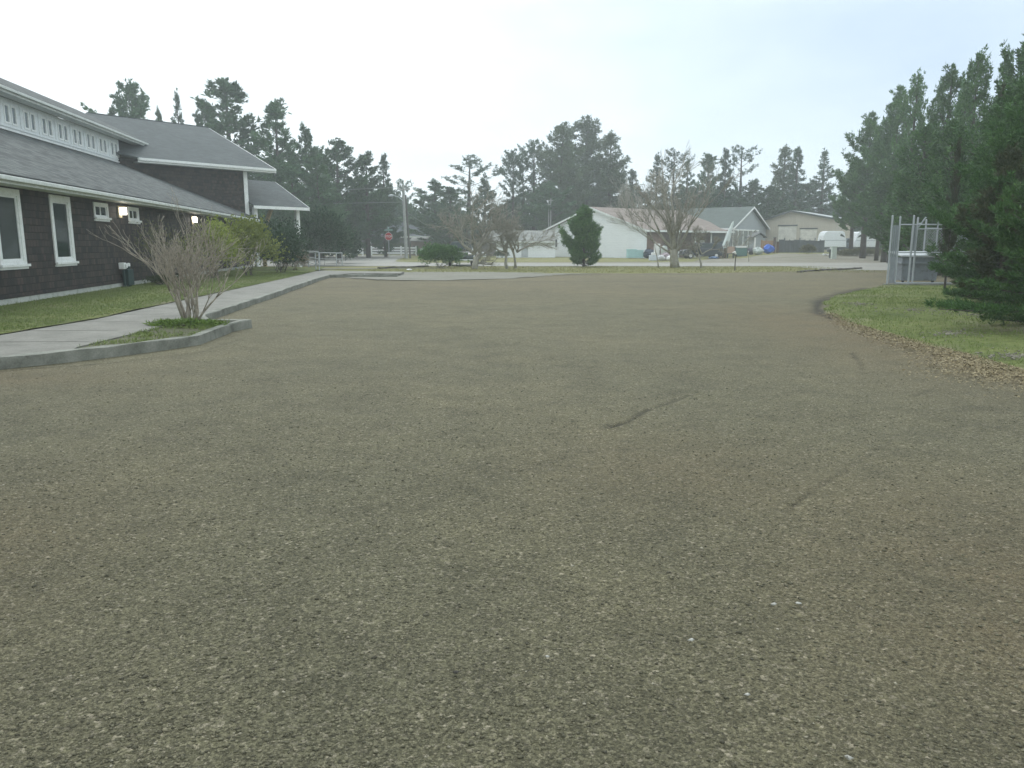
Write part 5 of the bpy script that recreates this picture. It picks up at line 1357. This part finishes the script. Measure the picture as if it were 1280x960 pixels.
# trees off the picture to the right and left so the place carries on
for i, (x, y) in enumerate(((24, 14), (28, 22), (34, 30), (22, 6), (30, 40), (40, 48), (36, 12))):
    pass

# near bushy pine
nearx, neary = 10.15, 13.5
gn = conifer(3.6, 2.3, 'skirt', 80, 110, 13, .10, .0065, 41, cb=.03, lean=.0, trunk_r=.12, tipup=.30, spires=60, sph=.26, nsb=8, brush=.045, curl=.35)
make_tree('pine_tree', 'bushy near pine with low sweeping boughs at the right edge', 'tree', (nearx, neary, .08), 0, gn, M_near, M_bark, 'near pines by the lawn')
gn = conifer(4.5, 2.35, 'skirt', 120, 120, 11, .13, .009, 42, cb=.04, lean=.0, trunk_r=.1, tipup=.6, spires=60, sph=.35, nsb=8, brush=.06)
make_tree('pine_tree', 'lighter green young pine just behind the near bushy pine', 'tree', (12.7, 18.9, .1), 0, gn, M_right, M_bark, 'near pines by the lawn')
gn = conifer(3.5, 0.95, 'skirt', 60, 70, 9, .12, .0085, 43, cb=.05, lean=.0, trunk_r=.05, tipup=.8, spires=26, sph=.3, nsb=6, brush=.05)
make_tree('pine_tree', 'small brownish green pine between enclosure and near bushy pine', 'tree', (11.35, 18.0, .1), 0, gn, M_nearb, M_bark, 'near pines by the lawn')
gs = conifer(4.1, 1.75, 'leader', 80, 70, 8, .19, .018, 46, cb=.01, trunk_r=.09, spires=16, sph=.45, nsb=8, brush=.09, tipup=.35, curl=.3)
make_tree('spruce_tree', 'young dense conifer on the verge in front of the white house', 'tree', (xat(730, 56), 56, -.05), 0.7, gs, M_near, M_bark)

# leafy shrubs
def shrub(name, label, cat, loc, rx, ry, h, n, k, ln, wd, mat, seed, stems=10, dens=0.75, group=None, low=0.15, stem_mat=None, stem_r=.015):
    rg = np.random.default_rng(seed); rnd = random.Random(seed)
    t = thing(name, label, cat, loc, 0, group)
    # clumps on the surface of an uneven ellipsoid
    nc = 46; u = rg.normal(0, 1, (nc, 3)); u /= np.linalg.norm(u, axis=1, keepdims=True); u[:, 2] = np.abs(u[:, 2])*1.0-0.25
    rr = rg.uniform(.45, 1.0, (nc, 1))**.5*(0.8+0.2*rg.random((nc, 1)))
    C_ = u*rr*np.array([rx, ry, h*.5]); C_[:, 2] += h*.48
    idx = rg.integers(0, nc, n); P = C_[idx]+rg.normal(0, 1, (n, 3))*np.array([rx, ry, h*.5])*.20
    P = P[(P[:, 2] > low*h*rg.uniform(.2, 1.2, len(P))) & (P[:, 2] < h)]
    D = P-np.array([0, 0, h*.35]); D /= np.linalg.norm(D, axis=1, keepdims=True)+1e-6; D[:, 2] += .5
    V, F = blades(P, D, k, ln, wd, .6, rg)
    np_mesh('leaves', V, F, mat, t)
    m = MB()
    for i in range(stems):
        c = C_[rnd.randrange(nc)]; b = np.array([rnd.uniform(-.2, .2)*rx, rnd.uniform(-.2, .2)*ry, 0])
        mid = b*.4+c*.5+np.array([0, 0, -.05]); mid[2] = c[2]*.45
        m.path([b, mid, c], [stem_r, stem_r*.7, stem_r*.3], 5)
    m.build('stems', stem_mat or M_bark, t)
    return t
M_yg = foliage('yellow_green_leaves', [(0.117, 0.149, 0.030), (0.260, 0.311, 0.060), (0.442, 0.486, 0.108)], 1.5)
M_dkleaf = foliage('dark_rhododendron_leaves', [(0.017, 0.045, 0.021), (0.031, 0.072, 0.031), (0.063, 0.120, 0.052)], 1.5, rough=.45)
M_olive = foliage('olive_twig_leaves', [(0.06, 0.065, 0.03), (0.11, 0.115, 0.05), (0.17, 0.17, 0.085)], 1.5)
M_tangrass = foliage('tan_grass_blades', [(0.16, 0.13, 0.085), (0.26, 0.215, 0.15), (0.36, 0.31, 0.22)], 2.0)
M_hedge = foliage('hedge_leaves', [(0.035, 0.06, 0.02), (0.06, 0.09, 0.03), (0.095, 0.12, 0.04)], 1.0)
M_weeds = foliage('roadside_weeds', [(0.07, 0.075, 0.03), (0.12, 0.12, 0.06), (0.2, 0.185, 0.11)], 1.0)
shrub('shrub', 'rounded yellow green shrub by the end of the long wing', 'shrub', (-12.5, 36.6, .1), 1.3, 1.3, 2.9, 3600, 6, .11, .022, M_yg, 51, 12)
shrub('shrub', 'second yellow green shrub leaning over behind the bare shrub', 'shrub', (-13.0, 33.8, .1), 1.15, 1.2, 2.7, 2400, 5, .10, .018, M_yg, 52, 14)
shrub('shrub', 'dark glossy evergreen shrub right of the yellow green shrub', 'shrub', (-11.95, 40.2, .1), 1.05, 1.2, 2.35, 2600, 6, .12, .026, M_dkleaf, 53, 10)
shrub('shrub', 'tall dark evergreen behind the glossy shrub near the porch', 'shrub', (-13.5, 45.5, .1), 1.5, 1.5, 3.0, 2600, 6, .14, .03, M_dkleaf, 54, 10)
shrub('shrub', 'sparse olive twiggy shrub against the shingled wall', 'shrub', (-12.95, 28.6, .1), .9, .8, 2.6, 700, 4, .07, .010, M_olive, 55, 26, stem_mat=M_twig, stem_r=.011)
shrub('shrub', 'thin olive shrub between the wall and the bare planter shrub', 'shrub', (-12.8, 31.4, .1), .8, .8, 2.5, 700, 4, .07, .010, M_olive, 56, 24, stem_mat=M_twig, stem_r=.011)
shrub('ground_shrub', 'tiny green shrub at the foundation under the meter', 'shrub', (-12.75, 28.3, .1), .6, .5, .42, 900, 5, .06, .009, M_hedge, 57, 5)
shrub('ornamental_grass', 'tan ornamental grass clump at the near end of the handrail', 'ornamental grass', (*gp(369, 340), .1), .55, .55, 1.15, 1500, 4, .38, .008, M_tangrass, 58, 8, low=.0, stem_mat=M_tangrass)
shrub('shrub', 'broad dark evergreen behind the ramp handrails', 'shrub', (xat(400, 60), 60, 0), 2.0, 1.6, 4.3, 3200, 6, .26, .045, M_dkleaf, 59, 8)
shrub('shrub', 'dark evergreen right of the handrails before the rail fence', 'shrub', (xat(424, 66), 66, 0), 1.4, 1.3, 3.2, 2200, 6, .26, .045, M_dkleaf, 60, 8)
shrub('juniper', 'low spreading dark juniper in front of the green pickup', 'shrub', (xat(550, 54), 54, -.03), 1.3, .9, 1.7, 1900, 7, .20, .022, M_near, 61, 10, low=0)
shrub('hedge', 'long olive green hedge behind the white rail fence', 'hedge', (xat(478, 116), 116, 0), 4.6, .9, 1.9, 3000, 6, .2, .05, M_hedge, 62, 5, low=0)
shrub('weed_clump', 'green weed clump before the dark privacy fence', 'weeds', (xat(1011, 86), 86, zg(xat(1011, 86), 86)-.05), .75, .5, 1.0, 500, 5, .2, .03, M_weeds, 63, 4, low=0)
shrub('weed_clump', 'long yellowish weed bank below the trailers', 'weeds', (xat(1078, 82), 82, zg(xat(1078, 82), 82)-.1), 2.6, .8, .75, 2200, 5, .22, .02, M_weeds, 64, 4, low=0)
shrub('shrub', 'round green bush at the left corner of the white outbuilding', 'shrub', (xat(627, 92), 92, 0), .8, .5, .8, 700, 5, .15, .03, M_hedge, 65, 4, low=0)

# dark undergrowth below the far tree line: nobody could count it
rg = np.random.default_rng(70); n = 26000
Pu = np.empty((n, 3)); Pu[:, 0] = rg.uniform(-75, 95, n); Pu[:, 1] = rg.uniform(128, 142, n)
hmax = 7.5+2.0*np.sin(Pu[:, 0]*.21)+1.5*np.sin(Pu[:, 0]*.55+1)
Pu[:, 2] = hmax*rg.random(n)
Du = np.tile([0, -.4, .8], (n, 1)).astype(float)
V, F = blades(Pu, Du, 3, 1.1, .22, .6, rg)
o = np_mesh('woodland_undergrowth', V, F, M_spruce); tag(o, kind='stuff')
n = 9000
Pu = np.empty((n, 3)); Pu[:, 0] = rg.uniform(30, 62, n); Pu[:, 1] = rg.uniform(86, 100, n)
m_ = (Pu[:, 0] > 48+(Pu[:, 1]-86)*.5); Pu = Pu[m_]; n = len(Pu); Pu[:, 2] = rg.uniform(.3, 5.5, n)
V, F = blades(Pu, np.tile([0, -.3, .8], (n, 1)), 4, .7, .12, .6, rg)
o = np_mesh('woodland_thicket', V, F, M_pine); tag(o, kind='stuff')
n = 7000
Pu = np.empty((n, 3)); Pu[:, 0] = rg.uniform(-46, -16, n); Pu[:, 1] = rg.uniform(88, 98, n)
Pu = Pu[Pu[:, 0] < -20-(Pu[:, 1]-88)*.3]; n = len(Pu); Pu[:, 2] = rg.uniform(.1, 6.5, n)
V, F = blades(Pu, np.tile([0, -.3, .8], (n, 1)), 4, .8, .14, .6, rg)
o = np_mesh('woodland_thicket', V, F, M_spruce); tag(o, kind='stuff')

# ------------------------------------------------------------------ bare deciduous trees
def bare(trunks, depth, L0, r0, spread, shrink, rshrink, kids, seed, up=0.25, minr=.004, jit=.25, sides=5):
    rnd = random.Random(seed); mb = MB(); tips = []
    def grow(p, d, L, r, lv):
        n = 3; pts = [p]; rad = [r]
        q = p
        for i in range(n):
            d = (d+Vector((rnd.gauss(0, jit*.35), rnd.gauss(0, jit*.35), rnd.gauss(0, jit*.2)+up*.12))).normalized()
            q = q+d*(L/n); pts.append(q); rad.append(max(minr, r*(1-(1-rshrink)*(i+1)/n)))
        mb.path(pts, rad, sides if lv > 2 else (4 if lv == 2 else 3))
        if lv <= 0: tips.append(q); return
        kk = kids if isinstance(kids, int) else kids[min(len(kids)-1, depth-lv)]
        for c in range(kk):
            az = rnd.uniform(0, 6.283); sp_ = spread*rnd.uniform(.5, 1.3)*(0.35 if c == 0 else 1)
            a = d.orthogonal().normalized(); a.rotate(Matrix.Rotation(az, 3, d))
            nd = (d*math.cos(sp_)+a*math.sin(sp_)+Vector((0, 0, up*.4))).normalized()
            s_ = rnd.uniform(.45, 1.0) if c else 1.0
            bp_ = pts[-1] if (c == 0 or rnd.random() < .4) else pts[rnd.choice((1, 2))]
            grow(bp_, nd, L*shrink*rnd.uniform(.75, 1.2), max(minr, r*rshrink*(.95 if c == 0 else .75)), lv-1)
    for (p, d, L, r) in trunks: grow(Vector(p), Vector(d).normalized(), L, r, depth)
    return mb, tips
def bare_tree(name, label, loc, mb_tips, mat, cat='tree', group='bare trees on the verge'):
    t = thing(name, label, cat, loc, 0, group)
    mb_tips[0].build('trunk_and_branches', mat, t, smooth=True); return t
# multi-stem shrub in the planter
rnd = random.Random(5)
st_ = []
for i in range(11):
    az = i*2.4+rnd.uniform(-.3, .3); tl = rnd.uniform(.08, .34)
    st_.append(((.12*math.cos(az), .10*math.sin(az), 0), (math.cos(az)*tl, math.sin(az)*tl*.8, 1), rnd.uniform(.50, .74), rnd.uniform(.016, .030)))
bare_tree('bare_shrub', 'many stemmed bare shrub growing in the kerbed planter', (*gp(238, 403, .12), .11), bare(st_, 5, 1, .03, .46, .72, .64, (3, 3, 3, 2, 2), 5, up=.24, minr=.0032, jit=.35), M_twig, 'shrub', None)
shrub('weeds', 'fresh green weeds round the foot of the bare planter shrub', 'weeds', (*gp(232, 408, .12), .10), 0.6, .25, .12, 500, 5, .09, .008, foliage('fresh_weeds', [(0.075, 0.126, 0.024), (0.150, 0.238, 0.048), (0.240, 0.322, 0.072)], 2.0), 71, 2, low=0)

bare_tree('fruit_tree', 'wide bare fruit tree with thick grey trunk left of the pair', (xat(593, 51), 51, -.05),
          bare([((0, 0, 0), (0.02, 0, 1), 1.2, .24), ((0, 0, 1.0), (-.9, 0, .6), 1.5, .12), ((0, 0, 1.05), (.85, .2, .65), 1.3, .11), ((0, 0, 1.1), (-.3, -.5, 1), 1.5, .11), ((0, 0, 1.1), (.25, .4, 1), 1.6, .12)], 5, 1, .2, .68, .70, .62, (3, 4, 4, 3, 3), 8, up=.06, minr=.0085, jit=.6), M_bark_grey)
bare_tree('fruit_tree', 'smaller bare fruit tree leaning left, left of the close pair', (xat(634, 51.5), 51.5, -.05),
          bare([((0, 0, 0), (-.12, 0, 1), 1.15, .12), ((-.1, 0, 1.0), (-.9, 0, .5), 1.1, .075), ((-.1, 0, 1.05), (.4, .2, 1), .9, .06), ((-.1, 0, 1.1), (-.3, -.3, 1), .9, .06)], 5, 1, .1, .55, .70, .64, (3, 3, 4, 4, 3), 9, up=.05, minr=.007, jit=.5), M_bark_grey)
bare_tree('fruit_tree', 'smaller bare fruit tree bending right, right of the close pair', (xat(644.5, 52.5), 52.5, -.05),
          bare([((0, 0, 0), (.12, 0, 1), 1.2, .10), ((.1, 0, 1.1), (.9, 0, .6), 1.1, .07), ((.1, 0, 1.1), (-.4, .2, 1), .9, .05), ((.1, 0, 1.1), (.5, -.3, .7), 1.0, .06)], 5, 1, .1, .55, .70, .64, (3, 3, 4, 4, 3), 10, up=.03, minr=.007, jit=.5), M_bark_grey)
bare_tree('maple_tree', 'big vase shaped bare tree with stout trunk before the red roofed house', (xat(845, 54), 54, -.05),
          bare([((0, 0, 0), (0, 0, 1), 1.3, .36), ((0.05, 0, 1.0), (-.85, 0, .85), 1.9, .13), ((0, 0, 1.2), (-.35, 0, 1), 2.1, .13), ((0.05, 0, 1.25), (.12, .3, 1), 2.3, .14), ((.1, 0, 1.2), (.55, -.1, 1), 1.9, .12), ((-.05, 0, 1.2), (-.1, -.4, 1), 2.1, .12), ((-.1, 0, 1.0), (-1, .2, .35), 1.7, .08)], 5, 1, .2, .46, .73, .60, (3, 3, 3, 4, 3), 11, up=.26, minr=.0085, jit=.35), M_bark_grey)
bare_tree('sapling', 'thin bare sapling just left of the stout trunk', (xat(824, 54.5), 54.5, -.05),
          bare([((0, 0, 0), (0, 0, 1), 1.0, .05)], 3, 1, .04, .5, .6, .6, 2, 12, minr=.008), M_bark_grey)
bare_tree('fruit_tree', 'small lichen crusted tree right of the stout trunk', (xat(877.5, 54), 54, -.05),
          bare([((0, 0, 0), (.05, 0, 1), 1.0, .085), ((.05, 0, .95), (-.5, 0, .9), .8, .05), ((.05, 0, .95), (.6, 0, .7), .8, .05)], 5, 1, .07, .6, .66, .66, (3, 3, 4, 4, 3), 13, up=.15, minr=.009, jit=.5), M_bark_grey)
bare_tree('fruit_tree', 'small bare crooked tree in front of the grey porch', (xat(922, 92), 92, zg(xat(922, 92), 92)-.1),
          bare([((0, 0, 0), (.1, 0, 1), 1.0, .12), ((.1, 0, .9), (-.6, 0, .9), .8, .07), ((.1, 0, .9), (.9, 0, .7), 1.0, .07)], 4, 1, .07, .6, .72, .66, (3, 3, 3, 3), 14, up=.15, minr=.016, jit=.5), M_bark_grey)
bare_tree('alder_tree', 'dim bare alder behind the red roof near the tree line', (xat(800, 104), 104, -.05),
          bare([((0, 0, 0), (0, 0, 1), 3.0, .2), ((0, 0, 2.4), (-.4, 0, 1), 2.6, .12), ((0, 0, 2.6), (.4, 0, 1), 2.6, .12)], 5, 1, .2, .4, .74, .62, (3, 3, 3, 3, 2), 15, up=.3, minr=.02, jit=.3), M_bark_grey)

# ------------------------------------------------------------------ small cover: stones, litter, grass
def rocks(P, size, rg):
    """angular little stones: jittered octahedra with a cut top"""
    n = len(P)
    base = np.array([[1, 0, 0], [.3, 1, 0], [-.9, .5, 0], [-.8, -.6, 0], [.4, -.95, 0], [.1, .1, .8], [-.1, -.1, -.6], [.5, .3, .55]])
    Fb = np.array([[0, 1, 7], [1, 5, 7], [0, 7, 5], [1, 2, 5], [2, 3, 5], [3, 4, 5], [4, 0, 5], [1, 0, 6], [2, 1, 6], [3, 2, 6], [4, 3, 6], [0, 4, 6]])
    V = base[None]+rg.normal(0, .16, (n, 8, 3))
    a = rg.uniform(0, 6.28, n); c, s = np.cos(a), np.sin(a)
    x = V[:, :, 0]*c[:, None]-V[:, :, 1]*s[:, None]; y = V[:, :, 0]*s[:, None]+V[:, :, 1]*c[:, None]
    V = np.stack([x, y*rg.uniform(.6, 1, (n, 1)), V[:, :, 2]*rg.uniform(.5, .95, (n, 1))], -1)*size[:, None, None]
    V += P[:, None, :]
    F = (np.arange(n)[:, None, None]*8+Fb[None]).reshape(-1, 3)
    return V.reshape(-1, 3), F
M_stone = None
def stone_mat():
    m, nt, p = new_mat('loose_stone')
    ge = N(nt, 'ShaderNodeNewGeometry')
    r = ramp(nt, [(0, (0.063, 0.058, 0.037)), (.5, (0.123, 0.115, 0.070)), (.85, (0.172, 0.160, 0.100)), (.98, (0.226, 0.199, 0.135)), (1, (0.367, 0.337, 0.260))])
    nt.links.new(ge.outputs['Random Per Island'], r.inputs['Fac']); nt.links.new(r.outputs['Color'], p.inputs['Base Color'])
    p.inputs['Roughness'].default_value = .85
    return m
rg = np.random.default_rng(90)
# density falls with distance, as only the near stones can be told apart
n = 70000
yy = 1.7+13.5*rg.random(n)**1.9; xx = (rg.random(n)*2-1)*(0.72*yy+.5)
zz = 0.012*np.sin(xx*0.9+0.4*yy)*np.cos(0.7*yy+0.3*xx)+0.006*np.sin(3.1*xx+1.3*yy)*np.sin(2.3*yy-xx)
patch = 0.5+0.5*np.sin(xx*1.7+np.sin(yy*1.3)*1.5)*np.sin(yy*1.9+np.cos(xx*1.1)*1.7)
keep = rg.random(n) < (0.3+0.6*patch)*np.clip((14.5-yy)/8, 0, 1)
keep &= ~inside(lawnR, xx, yy) & ~inside(walk, xx, yy) & ~inside(kerb_line+[(-12, 16)], xx, yy)
xx, yy, zz = xx[keep], yy[keep], zz[keep]
sz = rg.lognormal(math.log(.0056), .32, len(xx)); sz = np.clip(sz, .003, .0125)
V, F = rocks(np.stack([xx, yy, zz+sz*.15], -1), sz, rg)
o = np_mesh('gravel_stones', V, F, stone_mat()); tag(o, kind='stuff')
M_pebble = plain('pebble_grey', (0.42, 0.41, 0.37), .8)
# a handful of pale pebbles one can point to
for i, (px, py, s_, lab) in enumerate(((863, 803, .016, 'larger white pebble low right of centre on the gravel'), (967, 758, .014, 'left of two white pebbles lying side by side'), (998, 757, .014, 'right of two white pebbles lying side by side'),
        (934, 872, .012, 'small white pebble below the larger white one'), (684, 824, .010, 'small pale pebble left of the larger white one'), (570, 844, .013, 'dark squarish stone near the bottom centre'), (1061, 951, .015, 'pale pebble at the bottom edge of the lot'))):
    x, y = gp(px, py)
    V, F = rocks(np.zeros((1, 3)), np.array([s_]), rg)
    o = np_mesh('pebble', V, F, M_pebble if 'dark' not in lab else M_berm, loc=(x, y, .012)); tag(o, lab, 'pebble', 'pebbles on the lot')
BARE = []; LS = []
# tan leaf litter along the lawn edge
edge = [lawnR[i] for i in range(5, 15)]
n = 22000; k_ = rg.random(n)**.8; segs = np.minimum((k_*(len(edge)-1)).astype(int), len(edge)-2); f = k_*(len(edge)-1)-segs
ea = np.array(edge); P = ea[segs]*(1-f[:, None])+ea[segs+1]*f[:, None]
width = 0.12+0.5*k_+.9*np.clip(k_-.55, 0, 1)
P = P+np.stack([-np.abs(rg.normal(0, 1, n))*width*1.15+.14, rg.normal(0, .15, n)-np.abs(rg.normal(0, 1, n))*width*.4], -1)
a = rg.uniform(0, 6.28, n); l = rg.uniform(.008, .026, n); w_ = rg.uniform(.003, .009, n)
dx = np.stack([np.cos(a)*l, np.sin(a)*l, rg.normal(0, .004, n)], -1); dy = np.stack([-np.sin(a)*w_, np.cos(a)*w_, rg.normal(0, .003, n)], -1)
c_ = np.stack([P[:, 0], P[:, 1], .022+rg.uniform(0, .012, n)], -1)
V = np.stack([c_-dx, c_+dy, c_+dx, c_-dy], 1).reshape(-1, 3)
M_litter = foliage('dry_leaf_litter', [(0.160, 0.123, 0.066), (0.265, 0.219, 0.122), (0.425, 0.367, 0.225)], 3.0)
o = np_mesh('leaf_litter', V, np.arange(n*4).reshape(-1, 4), M_litter); tag(o, kind='stuff')
# bare stony patches worn into the lawn
for (px, py, rx, ry) in ((1142, 387, .95, .5), (1222, 393, .8, .45), (1075, 378, .35, .3), (1190, 415, .5, .25), (1268, 441, .35, .2)):
    cx, cy = gp(px, py, .1); pts = [(cx+rx*math.cos(a)*random.uniform(.7, 1.2), cy+ry*2*math.sin(a)*random.uniform(.7, 1.2)) for a in np.linspace(0, 2*math.pi, 22)[:-1]]
    k = 260; a_ = rg.uniform(0, 6.28, k); r_ = np.abs(rg.normal(0, .75, k)); qx = cx+rx*r_*np.cos(a_); qy = cy+ry*2*r_*np.sin(a_); LS.append(np.stack([qx, qy, lawnR_z(qx, qy)+.004], -1))
    BARE.append((cx, cy, rx, ry*2))
LSP = np.vstack(LS); V, F = rocks(LSP, np.clip(rg.lognormal(math.log(.013), .5, len(LSP)), .006, .045), rg); o = np_mesh('lawn_stones', V, F, plain('pale_lawn_stone', (0.19, 0.178, 0.135), .9, var=.3)); tag(o, kind='stuff')
# short grass blades
M_grass = foliage('lawn_blades', [(0.083, 0.125, 0.032), (0.132, 0.184, 0.048), (0.187, 0.232, 0.070), (0.264, 0.262, 0.112)], 1.2)
n = 60000
x = rg.uniform(6.5, 19, n); y = rg.uniform(8.5, 30, n)
dens = np.sin(x*1.9+y)*np.sin(y*1.4-x*.7)+rg.normal(0, .6, n)
for (cx, cy, ra, rb) in BARE: dens = np.where(((x-cx)/ra)**2+((y-cy)/rb)**2 < np.abs(rng.normal(0, .55, len(x))), -9, dens)
ok = inside(lawnR_poly, x, y) & (dens > -.5); x, y = x[ok], y[ok]
V, F = blades(np.stack([x, y, lawnR_z(x, y)-.005], -1), np.tile([0, 0, 1.0], (len(x), 1)), 2, .055, .004, .45, rg)
o = np_mesh('grass', V, F, M_grass); tag(o, kind='stuff')
n = 70000
x = rg.uniform(-16.5, -8.5, n); y = rg.uniform(12, 42, n)
ok = inside(lawnL, x, y); 
bx = (x-BO[0])*math.cos(BANG)+(y-BO[1])*math.sin(BANG); by = -(x-BO[0])*math.sin(BANG)+(y-BO[1])*math.cos(BANG)
ok &= by < -.03; x, y = x[ok], y[ok]
V, F = blades(np.stack([x, y, np.full(len(x), .125)], -1), np.tile([0, 0, 1.0], (len(x), 1)), 2, .05, .004, .5, rg)
o = np_mesh('grass', V, F, M_grass); tag(o, kind='stuff')
n = 9000; x = rg.uniform(-8.5, -4.5, n); y = rg.uniform(11, 18.5, n)
ok = inside(pl_soil, x, y) & (np.sin(x*5+y*3)+np.sin(y*6.1)+rg.normal(0, .5, n) > -.4); x, y = x[ok], y[ok]
V, F = blades(np.stack([x, y, np.full(len(x), KH-.022)], -1), np.tile([0, 0, 1.0], (len(x), 1)), 3, .07, .005, .6, rg)
o = np_mesh('planter_grass', V, F, M_grass); tag(o, kind='stuff')
# rougher tufts on the far verge
M_vgrass = foliage('verge_blades', [(0.17, 0.18, 0.07), (0.25, 0.25, 0.11), (0.34, 0.31, 0.18)], .6)
n = 9000
x = rg.uniform(-9, 22, n); y = rg.uniform(44, 56.5, n)
V, F = blades(np.stack([x, y, np.full(n, -.03)], -1), np.tile([0, 0, 1.0], (n, 1)), 2, .09, .012, .5, rg)
o = np_mesh('verge_grass', V, F, M_vgrass); tag(o, kind='stuff')

# ------------------------------------------------------------------ sky, sun, haze, camera
SUN_EL, SUN_AZ = R(48), R(-25)      # azimuth from +Y, negative = left
w = bpy.data.worlds.new('World'); scene.world = w; w.use_nodes = True
nt = w.node_tree; bg = nt.nodes['Background']; L = nt.links.new
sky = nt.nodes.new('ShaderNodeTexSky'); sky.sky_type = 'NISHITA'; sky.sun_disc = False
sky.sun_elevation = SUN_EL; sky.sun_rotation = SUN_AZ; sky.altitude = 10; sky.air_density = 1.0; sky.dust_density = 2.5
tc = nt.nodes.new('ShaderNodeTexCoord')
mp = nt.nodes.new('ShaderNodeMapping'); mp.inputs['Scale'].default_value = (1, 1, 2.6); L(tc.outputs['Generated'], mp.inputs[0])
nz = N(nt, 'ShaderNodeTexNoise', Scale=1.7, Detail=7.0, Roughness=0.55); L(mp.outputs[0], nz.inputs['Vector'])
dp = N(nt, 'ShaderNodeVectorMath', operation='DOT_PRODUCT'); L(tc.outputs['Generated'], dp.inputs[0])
PA, PE = R(36), R(16)     # overcast thin over the right-hand trees; unseen cloud behind kept bright to light walls
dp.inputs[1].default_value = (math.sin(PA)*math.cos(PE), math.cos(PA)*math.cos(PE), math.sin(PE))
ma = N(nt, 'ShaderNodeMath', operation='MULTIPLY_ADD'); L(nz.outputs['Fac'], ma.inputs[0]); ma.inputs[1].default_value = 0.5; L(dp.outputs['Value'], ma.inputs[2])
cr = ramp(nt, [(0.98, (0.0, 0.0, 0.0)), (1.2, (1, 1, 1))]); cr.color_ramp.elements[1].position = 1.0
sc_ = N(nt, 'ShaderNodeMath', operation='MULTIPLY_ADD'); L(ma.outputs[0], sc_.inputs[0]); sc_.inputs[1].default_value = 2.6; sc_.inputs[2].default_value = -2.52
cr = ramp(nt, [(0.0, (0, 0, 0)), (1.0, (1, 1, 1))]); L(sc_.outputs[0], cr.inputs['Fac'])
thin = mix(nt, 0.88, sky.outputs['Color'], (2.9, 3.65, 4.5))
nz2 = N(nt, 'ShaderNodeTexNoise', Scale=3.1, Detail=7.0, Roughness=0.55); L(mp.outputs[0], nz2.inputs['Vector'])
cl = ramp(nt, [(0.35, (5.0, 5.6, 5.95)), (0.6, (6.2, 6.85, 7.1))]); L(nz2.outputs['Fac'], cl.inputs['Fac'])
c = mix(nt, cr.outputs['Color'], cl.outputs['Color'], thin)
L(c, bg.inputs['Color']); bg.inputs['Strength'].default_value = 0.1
sl = bpy.data.lights.new('sun', 'SUN'); sl.energy = 0.9; sl.angle = R(35); sl.color = (1.0, 0.99, 0.95)
so = bpy.data.objects.new('sun', sl); COL.objects.link(so)
dv = Vector((math.sin(SUN_AZ)*math.cos(SUN_EL), math.cos(SUN_AZ)*math.cos(SUN_EL), math.sin(SUN_EL)))
so.rotation_euler = dv.to_track_quat('Z', 'Y').to_euler()
# air: closed box round the whole place
m = MB(); m.box(-215, 215, -120, 248, -1.2, 24)
hz = bpy.data.materials.new('haze_air'); hz.use_nodes = True; nt = hz.node_tree
nt.nodes.remove(nt.nodes['Principled BSDF'])
pv = nt.nodes.new('ShaderNodeVolumePrincipled'); pv.inputs['Color'].default_value = (0.92, 0.98, 1.0, 1); pv.inputs['Density'].default_value = 0.0016; pv.inputs['Anisotropy'].default_value = 0.2
nt.links.new(pv.outputs[0], nt.nodes['Material Output'].inputs['Volume'])
o = m.build('haze', hz); tag(o, kind='stuff')

cam = bpy.data.cameras.new('camera'); co = bpy.data.objects.new('camera', cam); COL.objects.link(co)
cam.sensor_width = 36; cam.lens = 27.0; cam.clip_end = 5000; cam.clip_start = 0.05
co.location = (0, 0, CAMH); co.rotation_euler = (R(90)-PITCH, 0, 0)
scene.camera = co
scene.view_settings.view_transform = 'Standard'; scene.view_settings.look = 'None'
scene.view_settings.exposure = 1.08; scene.view_settings.gamma = 1.0
scene.cycles.max_bounces = 6; scene.cycles.diffuse_bounces = 2; scene.cycles.glossy_bounces = 2; scene.cycles.volume_bounces = 2
scene.cycles.use_denoising = True
